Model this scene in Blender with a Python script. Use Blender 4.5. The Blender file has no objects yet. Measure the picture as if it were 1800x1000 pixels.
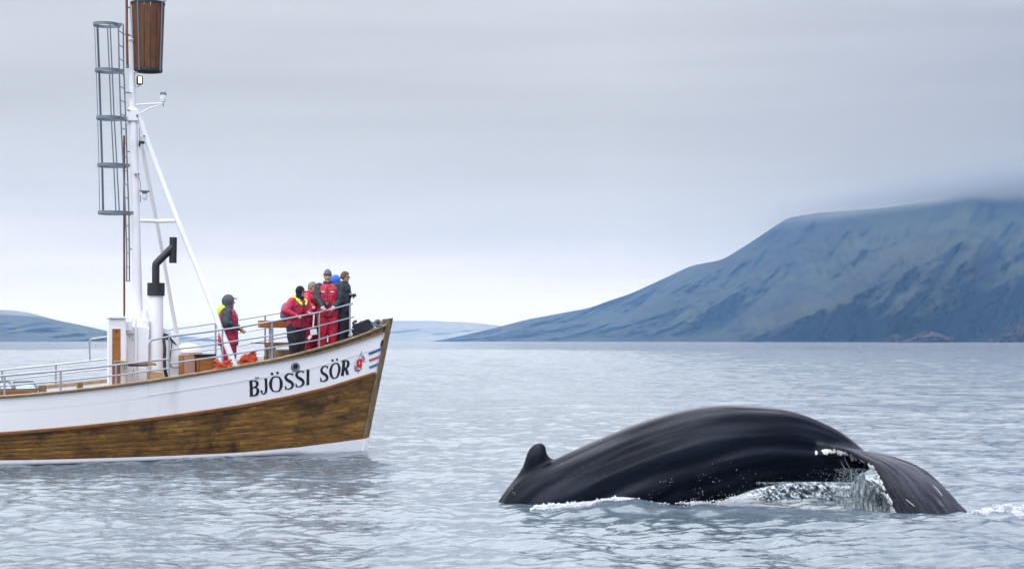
import bpy, bmesh, math, random
import numpy as np
from mathutils import Vector, Matrix, noise
from mathutils.bvhtree import BVHTree

R = math.radians
rng = np.random.default_rng(7)
random.seed(7)
SC = bpy.context.scene
COL = SC.collection

# ---------------------------------------------------------------- camera
F, CX, YH, HC = 3000.0, 900.0, 598.5, 2.53        # photo focal length and horizon in photo pixels, camera height in metres
cam_d = bpy.data.cameras.new('camera')
cam = bpy.data.objects.new('camera', cam_d)
COL.objects.link(cam)
SC.camera = cam
cam.location = (0, 0, HC)
cam.rotation_euler = (R(90), 0, 0)
cam_d.sensor_width = 36.0
cam_d.lens = 36.0 * F / 1800.0
cam_d.shift_y = (YH - 499.2) / 1800.0
cam_d.clip_start = 0.5
cam_d.clip_end = 120000.0

# ---------------------------------------------------------------- sky, sun, exposure
SC.view_settings.view_transform = 'Standard'
SC.view_settings.look = 'None'
SC.view_settings.exposure = 0.0
SC.view_settings.gamma = 1.0
SC.cycles.use_denoising = True
SC.cycles.volume_bounces = 0
SC.cycles.max_bounces = 8
SC.cycles.transparent_max_bounces = 16
SUN_EL, SUN_AZ = 44.0, 192.0      # azimuth clockwise from +Y: behind and to the left of the camera
world = bpy.data.worlds.new('World')
SC.world = world
world.use_nodes = True
wt = world.node_tree
wt.nodes.clear()
def wn(t, **k):
    n = wt.nodes.new(t)
    for a, b in k.items():
        setattr(n, a, b)
    return n
wout = wn('ShaderNodeOutputWorld')
bg = wn('ShaderNodeBackground')
bg.inputs['Strength'].default_value = 0.1
wt.links.new(bg.outputs[0], wout.inputs[0])
sky = wn('ShaderNodeTexSky', sky_type='NISHITA')
sky.sun_disc = False
sky.sun_elevation = R(SUN_EL)
sky.sun_rotation = R(SUN_AZ)
tc = wn('ShaderNodeTexCoord')
sep = wn('ShaderNodeSeparateXYZ')
wt.links.new(tc.outputs['Generated'], sep.inputs[0])
def wmath(op, a, b=None, c=None, clamp=False):
    n = wn('ShaderNodeMath', operation=op)
    n.use_clamp = clamp
    for i, v in enumerate((a, b, c)):
        if v is None: continue
        if isinstance(v, (int, float)): n.inputs[i].default_value = v
        else: wt.links.new(v, n.inputs[i])
    return n.outputs[0]
# cloud deck seen in perspective: streaks that flatten towards the horizon
map1 = wn('ShaderNodeMapping'); map1.inputs['Scale'].default_value = (2.2, 2.2, 26.0)
wt.links.new(tc.outputs['Generated'], map1.inputs[0])
n1 = wn('ShaderNodeTexNoise'); n1.inputs['Scale'].default_value = 1.0; n1.inputs['Detail'].default_value = 5.0; n1.inputs['Roughness'].default_value = 0.45
wt.links.new(map1.outputs[0], n1.inputs['Vector'])
map2 = wn('ShaderNodeMapping'); map2.inputs['Scale'].default_value = (6.0, 6.0, 34.0); map2.inputs['Location'].default_value = (3.1, 1.7, 0.4)
wt.links.new(tc.outputs['Generated'], map2.inputs[0])
n2 = wn('ShaderNodeTexNoise'); n2.inputs['Scale'].default_value = 1.0; n2.inputs['Detail'].default_value = 4.0
wt.links.new(map2.outputs[0], n2.inputs['Vector'])
nz = wmath('ADD', wmath('MULTIPLY', wmath('SUBTRACT', n1.outputs['Fac'], 0.5), 0.085), wmath('MULTIPLY', wmath('SUBTRACT', n2.outputs['Fac'], 0.5), 0.030))
# the deck is thicker, and comes lower, towards the land on the right
az_drop = wmath('MULTIPLY', sep.outputs['X'], 0.085)
elev = wmath('ADD', wmath('ADD', sep.outputs['Z'], nz), wmath('MAXIMUM', az_drop, -0.012))
ramp = wn('ShaderNodeValToRGB')
elx = wmath('ADD', wmath('MULTIPLY', elev, 1.0), 0.05, clamp=True)
wt.links.new(elx, ramp.inputs[0])
el = ramp.color_ramp.elements
SKY = [  # elevation as sine, colour x 10
    (-0.05, (4.4, 4.7, 5.2)), (-0.01, (9.3, 9.9, 12.0)), (0.0, (9.7, 10.3, 12.6)), (0.020, (9.4, 9.7, 11.2)), (0.045, (7.9, 7.9, 8.5)),
    (0.068, (6.6, 6.9, 7.6)), (0.12, (5.65, 5.85, 6.2)), (0.20, (6.6, 6.9, 7.5)), (0.29, (17.5, 18.3, 20.0)), (0.40, (27.0, 28.2, 31.0)), (0.95, (41.0, 42.4, 46.0))]
while len(el) < len(SKY): el.new(0.5)
for e, (p, c) in zip(el, SKY):
    e.position = min(1, p + 0.05)
    e.color = (c[0], c[1], c[2], 1)
darkr = wn('ShaderNodeMix', data_type='RGBA', blend_type='MULTIPLY')
side = wmath('MULTIPLY', wmath('ADD', sep.outputs['X'], -0.06), 2.2, clamp=True)
wt.links.new(side, darkr.inputs['Factor'])
wt.links.new(ramp.outputs[0], darkr.inputs['A'])
darkr.inputs['B'].default_value = (0.36, 0.36, 0.44, 1)
mix = wn('ShaderNodeMix', data_type='RGBA')
mix.inputs['Factor'].default_value = 0.975
wt.links.new(sky.outputs[0], mix.inputs['A'])
# soft layers in the overcast
map3 = wn('ShaderNodeMapping'); map3.inputs['Scale'].default_value = (3.0, 3.0, 48.0); map3.inputs['Location'].default_value = (0.3, 5.1, 2.2)
wt.links.new(tc.outputs['Generated'], map3.inputs[0])
n3_ = wn('ShaderNodeTexNoise'); n3_.inputs['Scale'].default_value = 1.0; n3_.inputs['Detail'].default_value = 5.0; n3_.inputs['Distortion'].default_value = 0.3
wt.links.new(map3.outputs[0], n3_.inputs['Vector'])
lay = wn('ShaderNodeVectorMath', operation='SCALE')
wt.links.new(darkr.outputs['Result'], lay.inputs[0])
wt.links.new(wmath('MULTIPLY_ADD', n3_.outputs['Fac'], 0.22, 0.89), lay.inputs['Scale'])
wt.links.new(lay.outputs[0], mix.inputs['B'])
wt.links.new(mix.outputs['Result'], bg.inputs['Color'])

sun_d = bpy.data.lights.new('sun', 'SUN')
sun_d.energy = 0.6
sun_d.angle = R(22)
sun_d.color = (1.0, 1.0, 1.0)
sun = bpy.data.objects.new('sun', sun_d)
COL.objects.link(sun)
_sd = Vector((math.sin(R(SUN_AZ)) * math.cos(R(SUN_EL)), math.cos(R(SUN_AZ)) * math.cos(R(SUN_EL)), math.sin(R(SUN_EL))))
sun.rotation_euler = _sd.to_track_quat('Z', 'Y').to_euler()

# ---------------------------------------------------------------- helpers
def tag(o, label=None, cat=None, group=None, kind=None):
    if label: o['label'] = label
    if cat: o['category'] = cat
    if group: o['group'] = group
    if kind: o['kind'] = kind
    return o
def link(o, parent=None):
    COL.objects.link(o)
    if parent is not None: o.parent = parent
    return o
def empty(name, loc=(0, 0, 0), rz=0.0):
    o = bpy.data.objects.new(name, None)
    o.empty_display_size = 0.2
    COL.objects.link(o)
    o.location = loc
    o.rotation_euler = (0, 0, rz)
    return o
def mesh_obj(name, verts, faces, mat, parent=None, smooth=False):
    me = bpy.data.meshes.new(name)
    me.from_pydata([tuple(v) for v in verts], [], [tuple(int(i) for i in f) for f in faces])
    me.update()
    if mat: me.materials.append(mat)
    if smooth: me.shade_smooth()
    return link(bpy.data.objects.new(name, me), parent)
class MB:
    """collects simple solids, links them as one mesh object"""
    def __init__(s): s.v = []; s.f = []
    def add(s, vs, fs):
        n = len(s.v); s.v += [Vector(v) for v in vs]; s.f += [tuple(i + n for i in f) for f in fs]
        return s
    def box(s, c, size, rot=None, bev=0.0):
        hx, hy, hz = [d / 2 for d in size]
        m = rot if rot is not None else Matrix.Identity(3)
        c = Vector(c)
        if bev > 0:
            b = min(bev, hx * .9, hy * .9, hz * .9)
            vs = []; idx = {}
            for sx in (-1, 1):
                for sy in (-1, 1):
                    for sz in (-1, 1):
                        for a in range(3):
                            p = [sx * hx, sy * hy, sz * hz]
                            for k in range(3):
                                if k != a: p[k] -= (sx, sy, sz)[k] * b
                            idx[(sx, sy, sz, a)] = len(vs); vs.append(c + m @ Vector(p))
            fs = []
            for sx in (-1, 1):
                fs.append([idx[(sx, a, b_, 0)] for a, b_ in ((-1, -1), (1, -1), (1, 1), (-1, 1))][::sx])
                fs.append([idx[(a, sx, b_, 1)] for a, b_ in ((-1, -1), (1, -1), (1, 1), (-1, 1))][::-sx])
                fs.append([idx[(a, b_, sx, 2)] for a, b_ in ((-1, -1), (1, -1), (1, 1), (-1, 1))][::sx])
            for sx in (-1, 1):
                for sy in (-1, 1):
                    fs.append([idx[(sx, sy, -1, 0)], idx[(sx, sy, -1, 1)], idx[(sx, sy, 1, 1)], idx[(sx, sy, 1, 0)]][::sx * sy])
                    fs.append([idx[(sx, -1, sy, 0)], idx[(sx, 1, sy, 0)], idx[(sx, 1, sy, 2)], idx[(sx, -1, sy, 2)]][::sx * sy])
                    fs.append([idx[(-1, sx, sy, 1)], idx[(-1, sx, sy, 2)], idx[(1, sx, sy, 2)], idx[(1, sx, sy, 1)]][::sx * sy])
                    for sz in (-1, 1):
                        fs.append([idx[(sx, sy, sz, 0)], idx[(sx, sy, sz, 1)], idx[(sx, sy, sz, 2)]][::sx * sy * sz])
            return s.add(vs, fs)
        vs = [c + m @ Vector((x * hx, y * hy, z * hz)) for x in (-1, 1) for y in (-1, 1) for z in (-1, 1)]
        return s.add(vs, [(0, 1, 3, 2), (4, 6, 7, 5), (0, 4, 5, 1), (2, 3, 7, 6), (0, 2, 6, 4), (1, 5, 7, 3)])
    def tube(s, pts, r, n=8, cap=True, closed=False):
        """r a number or one per point"""
        pts = [Vector(p) for p in pts]
        rs = r if isinstance(r, (list, tuple)) else [r] * len(pts)
        vs = []; up = None; L = len(pts)
        for i, p in enumerate(pts):
            if closed: t = (pts[(i + 1) % L] - pts[i - 1])
            else: t = pts[min(i + 1, L - 1)] - pts[max(i - 1, 0)]
            t = t.normalized() if t.length > 1e-9 else Vector((0, 0, 1))
            if up is None:
                up = Vector((0, 0, 1)) if abs(t.z) < .9 else Vector((0, 1, 0))
            a = t.cross(up)
            a = a.normalized() if a.length > 1e-6 else t.orthogonal().normalized()
            up = a.cross(t).normalized()
            for k in range(n):
                an = 2 * math.pi * k / n
                vs.append(p + (a * math.cos(an) + up * math.sin(an)) * rs[i])
        fs = []
        for i in range(L if closed else L - 1):
            j = (i + 1) % L
            for k in range(n):
                k2 = (k + 1) % n
                fs.append((i * n + k, i * n + k2, j * n + k2, j * n + k))
        if cap and not closed:
            fs.append(tuple(range(n))[::-1]); fs.append(tuple((L - 1) * n + k for k in range(n)))
        return s.add(vs, fs)
    def lathe(s, c, prof, n=16, axis=Vector((0, 0, 1)), sx=1.0, sy=1.0):
        """prof: (radius, height)"""
        c = Vector(c); axis = Vector(axis).normalized()
        a = axis.orthogonal().normalized() if abs(axis.z) < .99 else Vector((1, 0, 0)); b = axis.cross(a)
        vs = []
        for r_, h in prof:
            for k in range(n):
                an = 2 * math.pi * k / n
                vs.append(c + axis * h + a * (math.cos(an) * r_ * sx) + b * (math.sin(an) * r_ * sy))
        fs = []
        for i in range(len(prof) - 1):
            for k in range(n):
                k2 = (k + 1) % n
                fs.append((i * n + k, i * n + k2, (i + 1) * n + k2, (i + 1) * n + k))
        fs.append(tuple(range(n))[::-1]); fs.append(tuple((len(prof) - 1) * n + k for k in range(n)))
        return s.add(vs, fs)
    def prism(s, poly, d):
        """polygon of 3D points pushed along d"""
        n = len(poly); d = Vector(d); p = [Vector(q) for q in poly]
        return s.add(p + [q + d for q in p], [tuple(range(n))[::-1], tuple(range(n, 2 * n))] + [(i, (i + 1) % n, n + (i + 1) % n, n + i) for i in range(n)])
    def sphere(s, c, r, n=8, m=6, sc=(1, 1, 1)):
        c = Vector(c); vs = [c + Vector((0, 0, r * sc[2]))]
        for i in range(1, m):
            ph = math.pi * i / m
            for k in range(n):
                an = 2 * math.pi * k / n
                vs.append(c + Vector((math.sin(ph) * math.cos(an) * r * sc[0], math.sin(ph) * math.sin(an) * r * sc[1], math.cos(ph) * r * sc[2])))
        vs.append(c - Vector((0, 0, r * sc[2])))
        fs = [(0, 1 + k, 1 + (k + 1) % n) for k in range(n)]
        for i in range(m - 2):
            for k in range(n):
                k2 = (k + 1) % n
                fs.append((1 + i * n + k, 1 + (i + 1) * n + k, 1 + (i + 1) * n + k2, 1 + i * n + k2))
        e = len(vs) - 1; o_ = 1 + (m - 2) * n
        fs += [(e, o_ + (k + 1) % n, o_ + k) for k in range(n)]
        return s.add(vs, fs)
    def build(s, name, mat, parent=None, smooth=True, angle=40):
        me = bpy.data.meshes.new(name)
        me.from_pydata([tuple(v) for v in s.v], [], s.f)
        bm = bmesh.new(); bm.from_mesh(me)
        bmesh.ops.recalc_face_normals(bm, faces=bm.faces)
        if smooth:
            for f in bm.faces: f.smooth = True
            for e in bm.edges:
                if len(e.link_faces) != 2 or e.calc_face_angle(0) > R(angle): e.smooth = False
        bm.to_mesh(me); bm.free()
        if mat: me.materials.append(mat)
        return link(bpy.data.objects.new(name, me), parent)

def lerp(pts, x):
    """piecewise linear y(x), held beyond the ends"""
    return float(np.interp(x, [p[0] for p in pts], [p[1] for p in pts]))
def smooth_pts(pts, n=6):
    """Catmull-Rom through points"""
    P = [Vector(p) for p in pts]; out = []
    for i in range(len(P) - 1):
        p0 = P[max(i - 1, 0)]; p1 = P[i]; p2 = P[i + 1]; p3 = P[min(i + 2, len(P) - 1)]
        for k in range(n):
            t = k / n
            out.append(0.5 * ((2 * p1) + (p2 - p0) * t + (2 * p0 - 5 * p1 + 4 * p2 - p3) * t * t + (3 * p1 - p0 - 3 * p2 + p3) * t ** 3))
    out.append(P[-1].copy())
    return out

# ---------------------------------------------------------------- materials
def new_mat(name):
    m = bpy.data.materials.new(name); m.use_nodes = True
    return m, m.node_tree, m.node_tree.nodes['Principled BSDF']
def N(nt, t, **k):
    n = nt.nodes.new(t)
    for a, b in k.items(): setattr(n, a, b)
    return n
def setin(nt, node, key, v):
    if v is None: return
    if isinstance(v, (int, float)): node.inputs[key].default_value = v
    elif isinstance(v, tuple): node.inputs[key].default_value = v if len(v) != 3 or node.inputs[key].type == 'VECTOR' else (*v, 1)
    else: nt.links.new(v, node.inputs[key])
def nmath(nt, op, a, b=None, c=None, clamp=False):
    n = N(nt, 'ShaderNodeMath', operation=op); n.use_clamp = clamp
    for i, v in enumerate((a, b, c)): 
        if v is not None: setin(nt, n, i, v)
    return n.outputs[0]
def nnoise(nt, vec, scale, detail=3.0, rough=0.5, dist=0.0):
    n = N(nt, 'ShaderNodeTexNoise')
    n.inputs['Scale'].default_value = scale; n.inputs['Detail'].default_value = detail
    n.inputs['Roughness'].default_value = rough; n.inputs['Distortion'].default_value = dist
    if vec is not None: nt.links.new(vec, n.inputs['Vector'])
    return n.outputs['Fac']
def nmap(nt, vec, scale=(1, 1, 1), loc=(0, 0, 0), rot=(0, 0, 0)):
    n = N(nt, 'ShaderNodeMapping')
    n.inputs['Scale'].default_value = scale; n.inputs['Location'].default_value = loc; n.inputs['Rotation'].default_value = rot
    nt.links.new(vec, n.inputs[0])
    return n.outputs[0]
def nramp(nt, fac, stops):
    n = N(nt, 'ShaderNodeValToRGB'); e = n.color_ramp.elements
    while len(e) < len(stops): e.new(0.5)
    for q, (p, c) in zip(e, stops): q.position = p; q.color = (*c, 1) if len(c) == 3 else c
    nt.links.new(fac, n.inputs[0])
    return n.outputs[0]
def nmix(nt, fac, a, b, mode='MIX'):
    n = N(nt, 'ShaderNodeMix', data_type='RGBA', blend_type=mode)
    setin(nt, n, 'Factor', fac); setin(nt, n, 'A', a); setin(nt, n, 'B', b)
    return n.outputs['Result']
def nbump(nt, h, strength=0.3, dist=0.01, normal=None):
    n = N(nt, 'ShaderNodeBump')
    n.inputs['Strength'].default_value = strength; n.inputs['Distance'].default_value = dist
    nt.links.new(h, n.inputs['Height'])
    if normal is not None: nt.links.new(normal, n.inputs['Normal'])
    return n.outputs[0]
def objco(nt):
    return N(nt, 'ShaderNodeTexCoord').outputs['Object']
def geopos(nt):
    return N(nt, 'ShaderNodeNewGeometry').outputs['Position']
def simple(name, col, rough=0.5, var=0.15, scale=8.0, metal=0.0, bump=0.0, bscale=60.0, bdist=0.004, dirt=None, coat=0.0, spec=None):
    m, nt, b = new_mat(name)
    co = objco(nt)
    f = nnoise(nt, co, scale, 4.0, 0.6)
    dark = tuple(c * (1 - var) for c in col); lite = tuple(min(1, c * (1 + var)) for c in col)
    c = nmix(nt, f, dark, lite)
    if dirt:
        g = nnoise(nt, nmap(nt, co, (1, 1, .35)), scale * .7, 6.0, 0.7)
        g2 = nmath(nt, 'MULTIPLY', nmath(nt, 'SUBTRACT', g, 0.56), 5.0, clamp=True)
        c = nmix(nt, nmath(nt, 'MULTIPLY', g2, 0.7), c, dirt)
    nt.links.new(c, b.inputs['Base Color'])
    b.inputs['Metallic'].default_value = metal
    nt.links.new(nmath(nt, 'MULTIPLY_ADD', f, 0.2, rough - 0.1), b.inputs['Roughness'])
    if coat: b.inputs['Coat Weight'].default_value = coat
    if spec is not None: b.inputs['Specular IOR Level'].default_value = spec
    if bump: nt.links.new(nbump(nt, nnoise(nt, co, bscale, 3.0), bump, bdist), b.inputs['Normal'])
    return m

# pixel of the photograph at a known depth -> point in the world
def at(px, py, Y):
    return Vector(((px - CX) / F * Y, Y, HC - (py - YH) / F * Y))
# ---------------------------------------------------------------- water
def water_height(X, Y, sp):
    r = np.random.default_rng(11)
    Z = np.zeros_like(X)
    lam = np.exp(np.linspace(math.log(0.16), math.log(7.5), 84))
    for i, l in enumerate(lam):
        th = R(-100) + r.normal(0, 0.80)
        k = 2 * math.pi / l
        slope = (0.039 if l < 0.8 else 0.018) * r.uniform(.5, 1.3)
        if l > 3.2: slope *= 0.6
        a = slope / k
        ph = r.uniform(0, 2 * math.pi)
        fade = np.clip((l / sp - 2.0) / 2.0, 0, 1)
        # gusts: patches where the ripples are stronger or weaker
        g = 1.0
        if l < 1.6:
            g = 0.75 + 0.4 * np.sin(X * r.uniform(.2, .6) + Y * r.uniform(.1, .3) + ph) * np.sin(Y * r.uniform(.15, .5) + X * .13 + ph * 2)
        A = k * (X * math.cos(th) + Y * math.sin(th)) + ph
        A = A + 0.55 * np.sin(A * 0.31 + ph) + 0.4 * np.sin(0.23 * k * (X * math.sin(th) - Y * math.cos(th)) + ph)
        Z += a * g * fade * (np.sin(A) + 0.35 * np.cos(2 * A))
    return Z
def swell_extra(X, Y):
    """water pushed up and ringed by the whale"""
    Z = np.zeros_like(X)
    for (cx, cy, rx, ry, h) in ((3.4, 25.15, 2.1, 0.34, 0.075), (1.6, 25.25, 1.1, .3, .07), (1.85, 25.7, .75, .30, .15), (2.9, 25.9, .9, .25, .05), (5.6, 25.0, 1.2, .45, 0.05)):
        Z += h * np.exp(-((X - cx) / rx) ** 2 - ((Y - cy) / ry) ** 2)
    d = np.sqrt((X - 3.6) ** 2 + ((Y - 25.4) * 1.0) ** 2)
    ring = np.exp(-((d - 3.0) / 2.4) ** 2) * (Y < 26.5)
    Z += 0.012 * ring * np.sin(d * 11 + 1.5 * np.sin(X * 1.7) + np.sin(Y * 2.3))
    return Z
rows = [3.0]
while rows[-1] < 90000:
    y = rows[-1]
    if y < 18: dy = 0.07
    elif y < 62: dy = y * 0.0024
    elif y < 400: dy = y * 0.0042
    else: dy = y * min(0.05, 0.0042 * (y / 400) ** 1.3)
    rows.append(y + dy)
rows = np.array(rows)
tc_ = np.concatenate([-np.geomspace(4, 0.40, 12), np.linspace(-0.38, 0.38, 540), np.geomspace(0.40, 4, 12)])
YY, TT = np.meshgrid(rows, tc_, indexing='ij')
XX = TT * (YY + 1.0)
SPC = np.maximum(np.gradient(rows)[:, None] * 0.9, np.abs(np.gradient(tc_))[None, :] * YY)
ZZ = water_height(XX, YY, SPC) + swell_extra(XX, YY)
nr, nc = XX.shape
wv = np.stack([XX.ravel(), YY.ravel(), ZZ.ravel()], 1)
ii = (np.arange(nr - 1)[:, None] * nc + np.arange(nc - 1)[None, :]).ravel()
wf = np.stack([ii, ii + 1, ii + nc + 1, ii + nc], 1)
def np_mesh(name, v, f):
    me = bpy.data.meshes.new(name)
    me.vertices.add(len(v)); me.vertices.foreach_set('co', v.astype(np.float32).ravel())
    k = f.shape[1]
    me.loops.add(len(f) * k); me.loops.foreach_set('vertex_index', f.astype(np.int32).ravel())
    me.polygons.add(len(f)); me.polygons.foreach_set('loop_start', np.arange(0, len(f) * k, k, dtype=np.int32))
    me.update(calc_edges=True)
    me.validate()
    me.shade_smooth()
    return me
water_me = np_mesh('water', wv, wf)
water = link(bpy.data.objects.new('water', water_me))
tag(water, kind='structure')
m, nt, b = new_mat('sea_water')
P = geopos(nt)
b.inputs['IOR'].default_value = 1.333
wc = nramp(nt, nnoise(nt, nmap(nt, P, (.2, .08, .2)), 1.0, 4.0), [(0.3, (0.066, 0.094, 0.115)), (0.7, (0.100, 0.132, 0.155))])
nt.links.new(wc, b.inputs['Base Color'])
b.inputs['Roughness'].default_value = 0.045
f1 = nnoise(nt, nmap(nt, P, (3.0, 6.0, 3)), 1.0, 3.0, 0.55)
f2 = nnoise(nt, nmap(nt, P, (.35, .9, .5)), 1.0, 6.0, 0.62)
f3 = nnoise(nt, nmap(nt, P, (11., 19., 9.)), 1.0, 2.0, 0.5)
sy_ = N(nt, 'ShaderNodeSeparateXYZ'); nt.links.new(P, sy_.inputs[0])
f4 = nnoise(nt, nmap(nt, P, (.10, .22, .1)), 1.0, 8.0, 0.68)
open_ = nmath(nt, 'ADD', nmath(nt, 'MULTIPLY', nmath(nt, 'MULTIPLY', nmath(nt, 'SUBTRACT', sy_.outputs['Y'], 40.0), 1 / 80.0, clamp=True), .4), nmath(nt, 'MULTIPLY', nmath(nt, 'MULTIPLY', nmath(nt, 'SUBTRACT', sy_.outputs['Y'], 180.0), 1 / 400.0, clamp=True), .6))   # the chop is rougher out in the open fjord
bn = nbump(nt, nmath(nt, 'MULTIPLY', f4, open_), 1.0, 1.4)
bn = nbump(nt, f2, 0.4, 0.13, bn)
bn = nbump(nt, f1, 0.5, 0.025, bn)
bn = nbump(nt, f3, 0.35, 0.005, bn)
nt.links.new(bn, b.inputs['Normal'])
water_me.materials.append(m)
WATER_MAT = m
def water_z(x, y):
    s = np.array([[max(0.07, y * .0024)]])
    X = np.array([[x]], float); Y = np.array([[y]], float)
    return float((water_height(X, Y, s) + swell_extra(X, Y))[0, 0])

# ---------------------------------------------------------------- land across the fjord
def hill_mat(name, grass, rock, gs, sc=1.0):
    m, nt, b = new_mat(name)
    P = geopos(nt)
    g = N(nt, 'ShaderNodeNewGeometry')
    sz = N(nt, 'ShaderNodeSeparateXYZ'); nt.links.new(g.outputs['Normal'], sz.inputs[0])
    n_ = nnoise(nt, P, 0.004 * sc, 8.0, 0.65)
    n3 = nnoise(nt, nmap(nt, P, (1, 1, .25)), 0.02 * sc, 6.0, 0.7)
    n4 = nnoise(nt, nmap(nt, nmap(nt, P, rot=(0, R(-28), 0)), (.5, .25, 2.6)), 0.0036 * sc, 6.0, 0.52, .4)
    n5 = nnoise(nt, nmap(nt, P, (1, .3, .14)), 0.012 * sc, 5.0, 0.65, .3)
    f = nmath(nt, 'ADD', nmath(nt, 'MULTIPLY', sz.outputs['Z'], 1.1), nmath(nt, 'MULTIPLY', nmath(nt, 'SUBTRACT', n_, .5), .5))
    f = nmath(nt, 'ADD', f, nmath(nt, 'MULTIPLY', nmath(nt, 'SUBTRACT', n4, .5), 3.2))
    f = nmath(nt, 'ADD', f, nmath(nt, 'MULTIPLY', nmath(nt, 'SUBTRACT', n5, .5), .8))
    fac = nmath(nt, 'MULTIPLY', nmath(nt, 'SUBTRACT', f, gs), 1.6, clamp=True)
    rk = nmix(nt, n5, tuple(c * .7 for c in rock), tuple(c * 1.3 for c in rock))
    gr = nmix(nt, n_, tuple(c * .65 for c in grass), tuple(c * 1.4 for c in grass))
    nt.links.new(nmix(nt, fac, rk, gr), b.inputs['Base Color'])
    b.inputs['Roughness'].default_value = 0.95
    b.inputs['Specular IOR Level'].default_value = 0.1
    return m
def land(name, ridge, Dr, Ds, relief, mat, nu=260, nv=110, seed=0.0, y0=None, spurs=(), conc=1.0, foot=None):
    """ridge: photo outline (px, py); Dr / Ds: distance of ridge and shore as (px, metres)"""
    px0, px1 = ridge[0][0], ridge[-1][0]
    pxs = np.linspace(px0, px1, nu)
    ry = np.interp(pxs, [p[0] for p in ridge], [p[1] for p in ridge])
    dr = np.interp(pxs, [p[0] for p in Dr], [p[1] for p in Dr]); ds = np.interp(pxs, [p[0] for p in Ds], [p[1] for p in Ds])
    ks = 3
    ry = np.convolve(np.pad(ry, ks, 'edge'), np.ones(2 * ks + 1) / (2 * ks + 1), 'valid')
    vs = []
    for i in range(nu):
        for j in range(nv + 14):
            v = min(j / nv, 1.0); over = max(0, j - nv) / 14
            zr = HC - (ry[i] - YH) / F * dr[i]
            # height profile: low cliff at the shore, slope, brow
            h = zr * (v ** conc)
            D = ds[i] + (dr[i] - ds[i]) * v ** 0.9
            # gullies and buttresses: move the surface towards or away from us
            q = noise.fractal(Vector((pxs[i] * .006 - v * 1.1 + seed, v * 1.6 + seed, seed)), 1.1, 2.1, 4, noise_basis='PERLIN_ORIGINAL')
            q2 = abs(noise.fractal(Vector((pxs[i] * .013 - v * 2.4, v * .9, 4 + seed)), 1.0, 2.1, 4, noise_basis='PERLIN_ORIGINAL'))
            q3 = noise.fractal(Vector((pxs[i] * .075, v * 7.0, 9 + seed)), 0.8, 2.2, 4, noise_basis='PERLIN_ORIGINAL')
            env = math.sin(math.pi * min(1, v * 0.93 + .04)) ** .7
            D += relief * env * (q * .9 - q2 * .48 + q3 * .10)
            for (ax, av, bx, bv, w, amt) in spurs:
                t = ((pxs[i] - ax) * (bx - ax) / 1e4 + (v - av) * (bv - av)) / max(1e-6, ((bx - ax) ** 2 / 1e4 + (bv - av) ** 2))
                t = min(1, max(0, t))
                d_ = math.hypot((pxs[i] - ax - t * (bx - ax)) / 100, v - av - t * (bv - av))
                D -= amt * max(0, 1 - d_ / w) ** 1.3 * env
            if over: 
                D = dr[i] + over * 150; h = zr - over * over * zr * .5
            x = (pxs[i] - CX) / F * ds[i] + ((pxs[i] - CX) / F) * (D - ds[i])
            vs.append((x, D, (h * D / dr[i] if not over else h) - (1.0 if j == 0 else 0)))
    M = nv + 14
    fs = [(i * M + j, (i + 1) * M + j, (i + 1) * M + j + 1, i * M + j + 1) for i in range(nu - 1) for j in range(M - 1)]
    return mesh_obj(name, vs, fs, mat, smooth=True)

cliff = hill_mat('fell_slopes', (0.017, 0.021, 0.011), (0.006, 0.0062, 0.008), .60)
ridge = [(744, 600.6), (760, 599), (800, 592), (860, 578), (925, 561), (1000, 547), (1035, 541), (1070, 528), (1110, 515), (1160, 492), (1215, 466), (1270, 456),
         (1320, 425), (1360, 398), (1385, 382), (1440, 373), (1550, 365), (1660, 350), (1685, 339), (1740, 332), (1800, 325), (1900, 315), (2100, 300), (2400, 290)]
mt = land('mountain', ridge, [(744, 9000), (900, 8600), (1270, 6800), (1500, 6000), (2400, 5000)],
          [(744, 8300), (900, 7400), (1270, 5200), (1330, 4900), (1500, 4500), (2400, 3900)], 620, cliff, 420, 150, 1.7,
          spurs=((1330, 0.05, 1700, 0.70, .60, 900), (1560, 0.0, 1960, 0.75, .5, 700), (1100, .0, 1290, .55, .3, 260), (1320, .0, 1430, .18, .35, 260)), conc=1.0)
tag(mt, kind='structure')
lh_mat = hill_mat('low_hill_heath', (0.045, 0.055, 0.028), (0.03, 0.032, 0.032), .85, 1.5)
lh = land('hill', [(-700, 560), (-400, 545), (-150, 549), (0, 552), (60, 555), (100, 562), (150, 572), (215, 587), (300, 598), (360, 602)],
          [(-700, 7600), (360, 7600)], [(-700, 5600), (360, 6800)], 380, lh_mat, 150, 60, 5.2)
tag(lh, kind='structure')
haze_pale_mat = hill_mat('far_hill_painted_haze', (0.15, 0.15, 0.13), (0.12, 0.12, 0.12), .85, 1.0)  # grass and rock paled: the colour stands in for thicker distance haze
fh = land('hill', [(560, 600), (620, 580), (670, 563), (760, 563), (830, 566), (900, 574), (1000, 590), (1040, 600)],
          [(560, 15600), (1040, 15600)], [(560, 14600), (1040, 14600)], 200, haze_pale_mat, 100, 40, 8.2)
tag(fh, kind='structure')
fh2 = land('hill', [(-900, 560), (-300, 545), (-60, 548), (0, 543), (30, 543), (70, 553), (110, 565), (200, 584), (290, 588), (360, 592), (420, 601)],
           [(-900, 10700), (420, 10700)], [(-900, 9900), (420, 10500)], 200, haze_pale_mat, 120, 40, 2.9)
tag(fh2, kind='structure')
stack_mat = simple('dark_basalt', (0.007, 0.007, 0.009), .9, .5, .05, bump=.6, bscale=.3, bdist=1.5)
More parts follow.
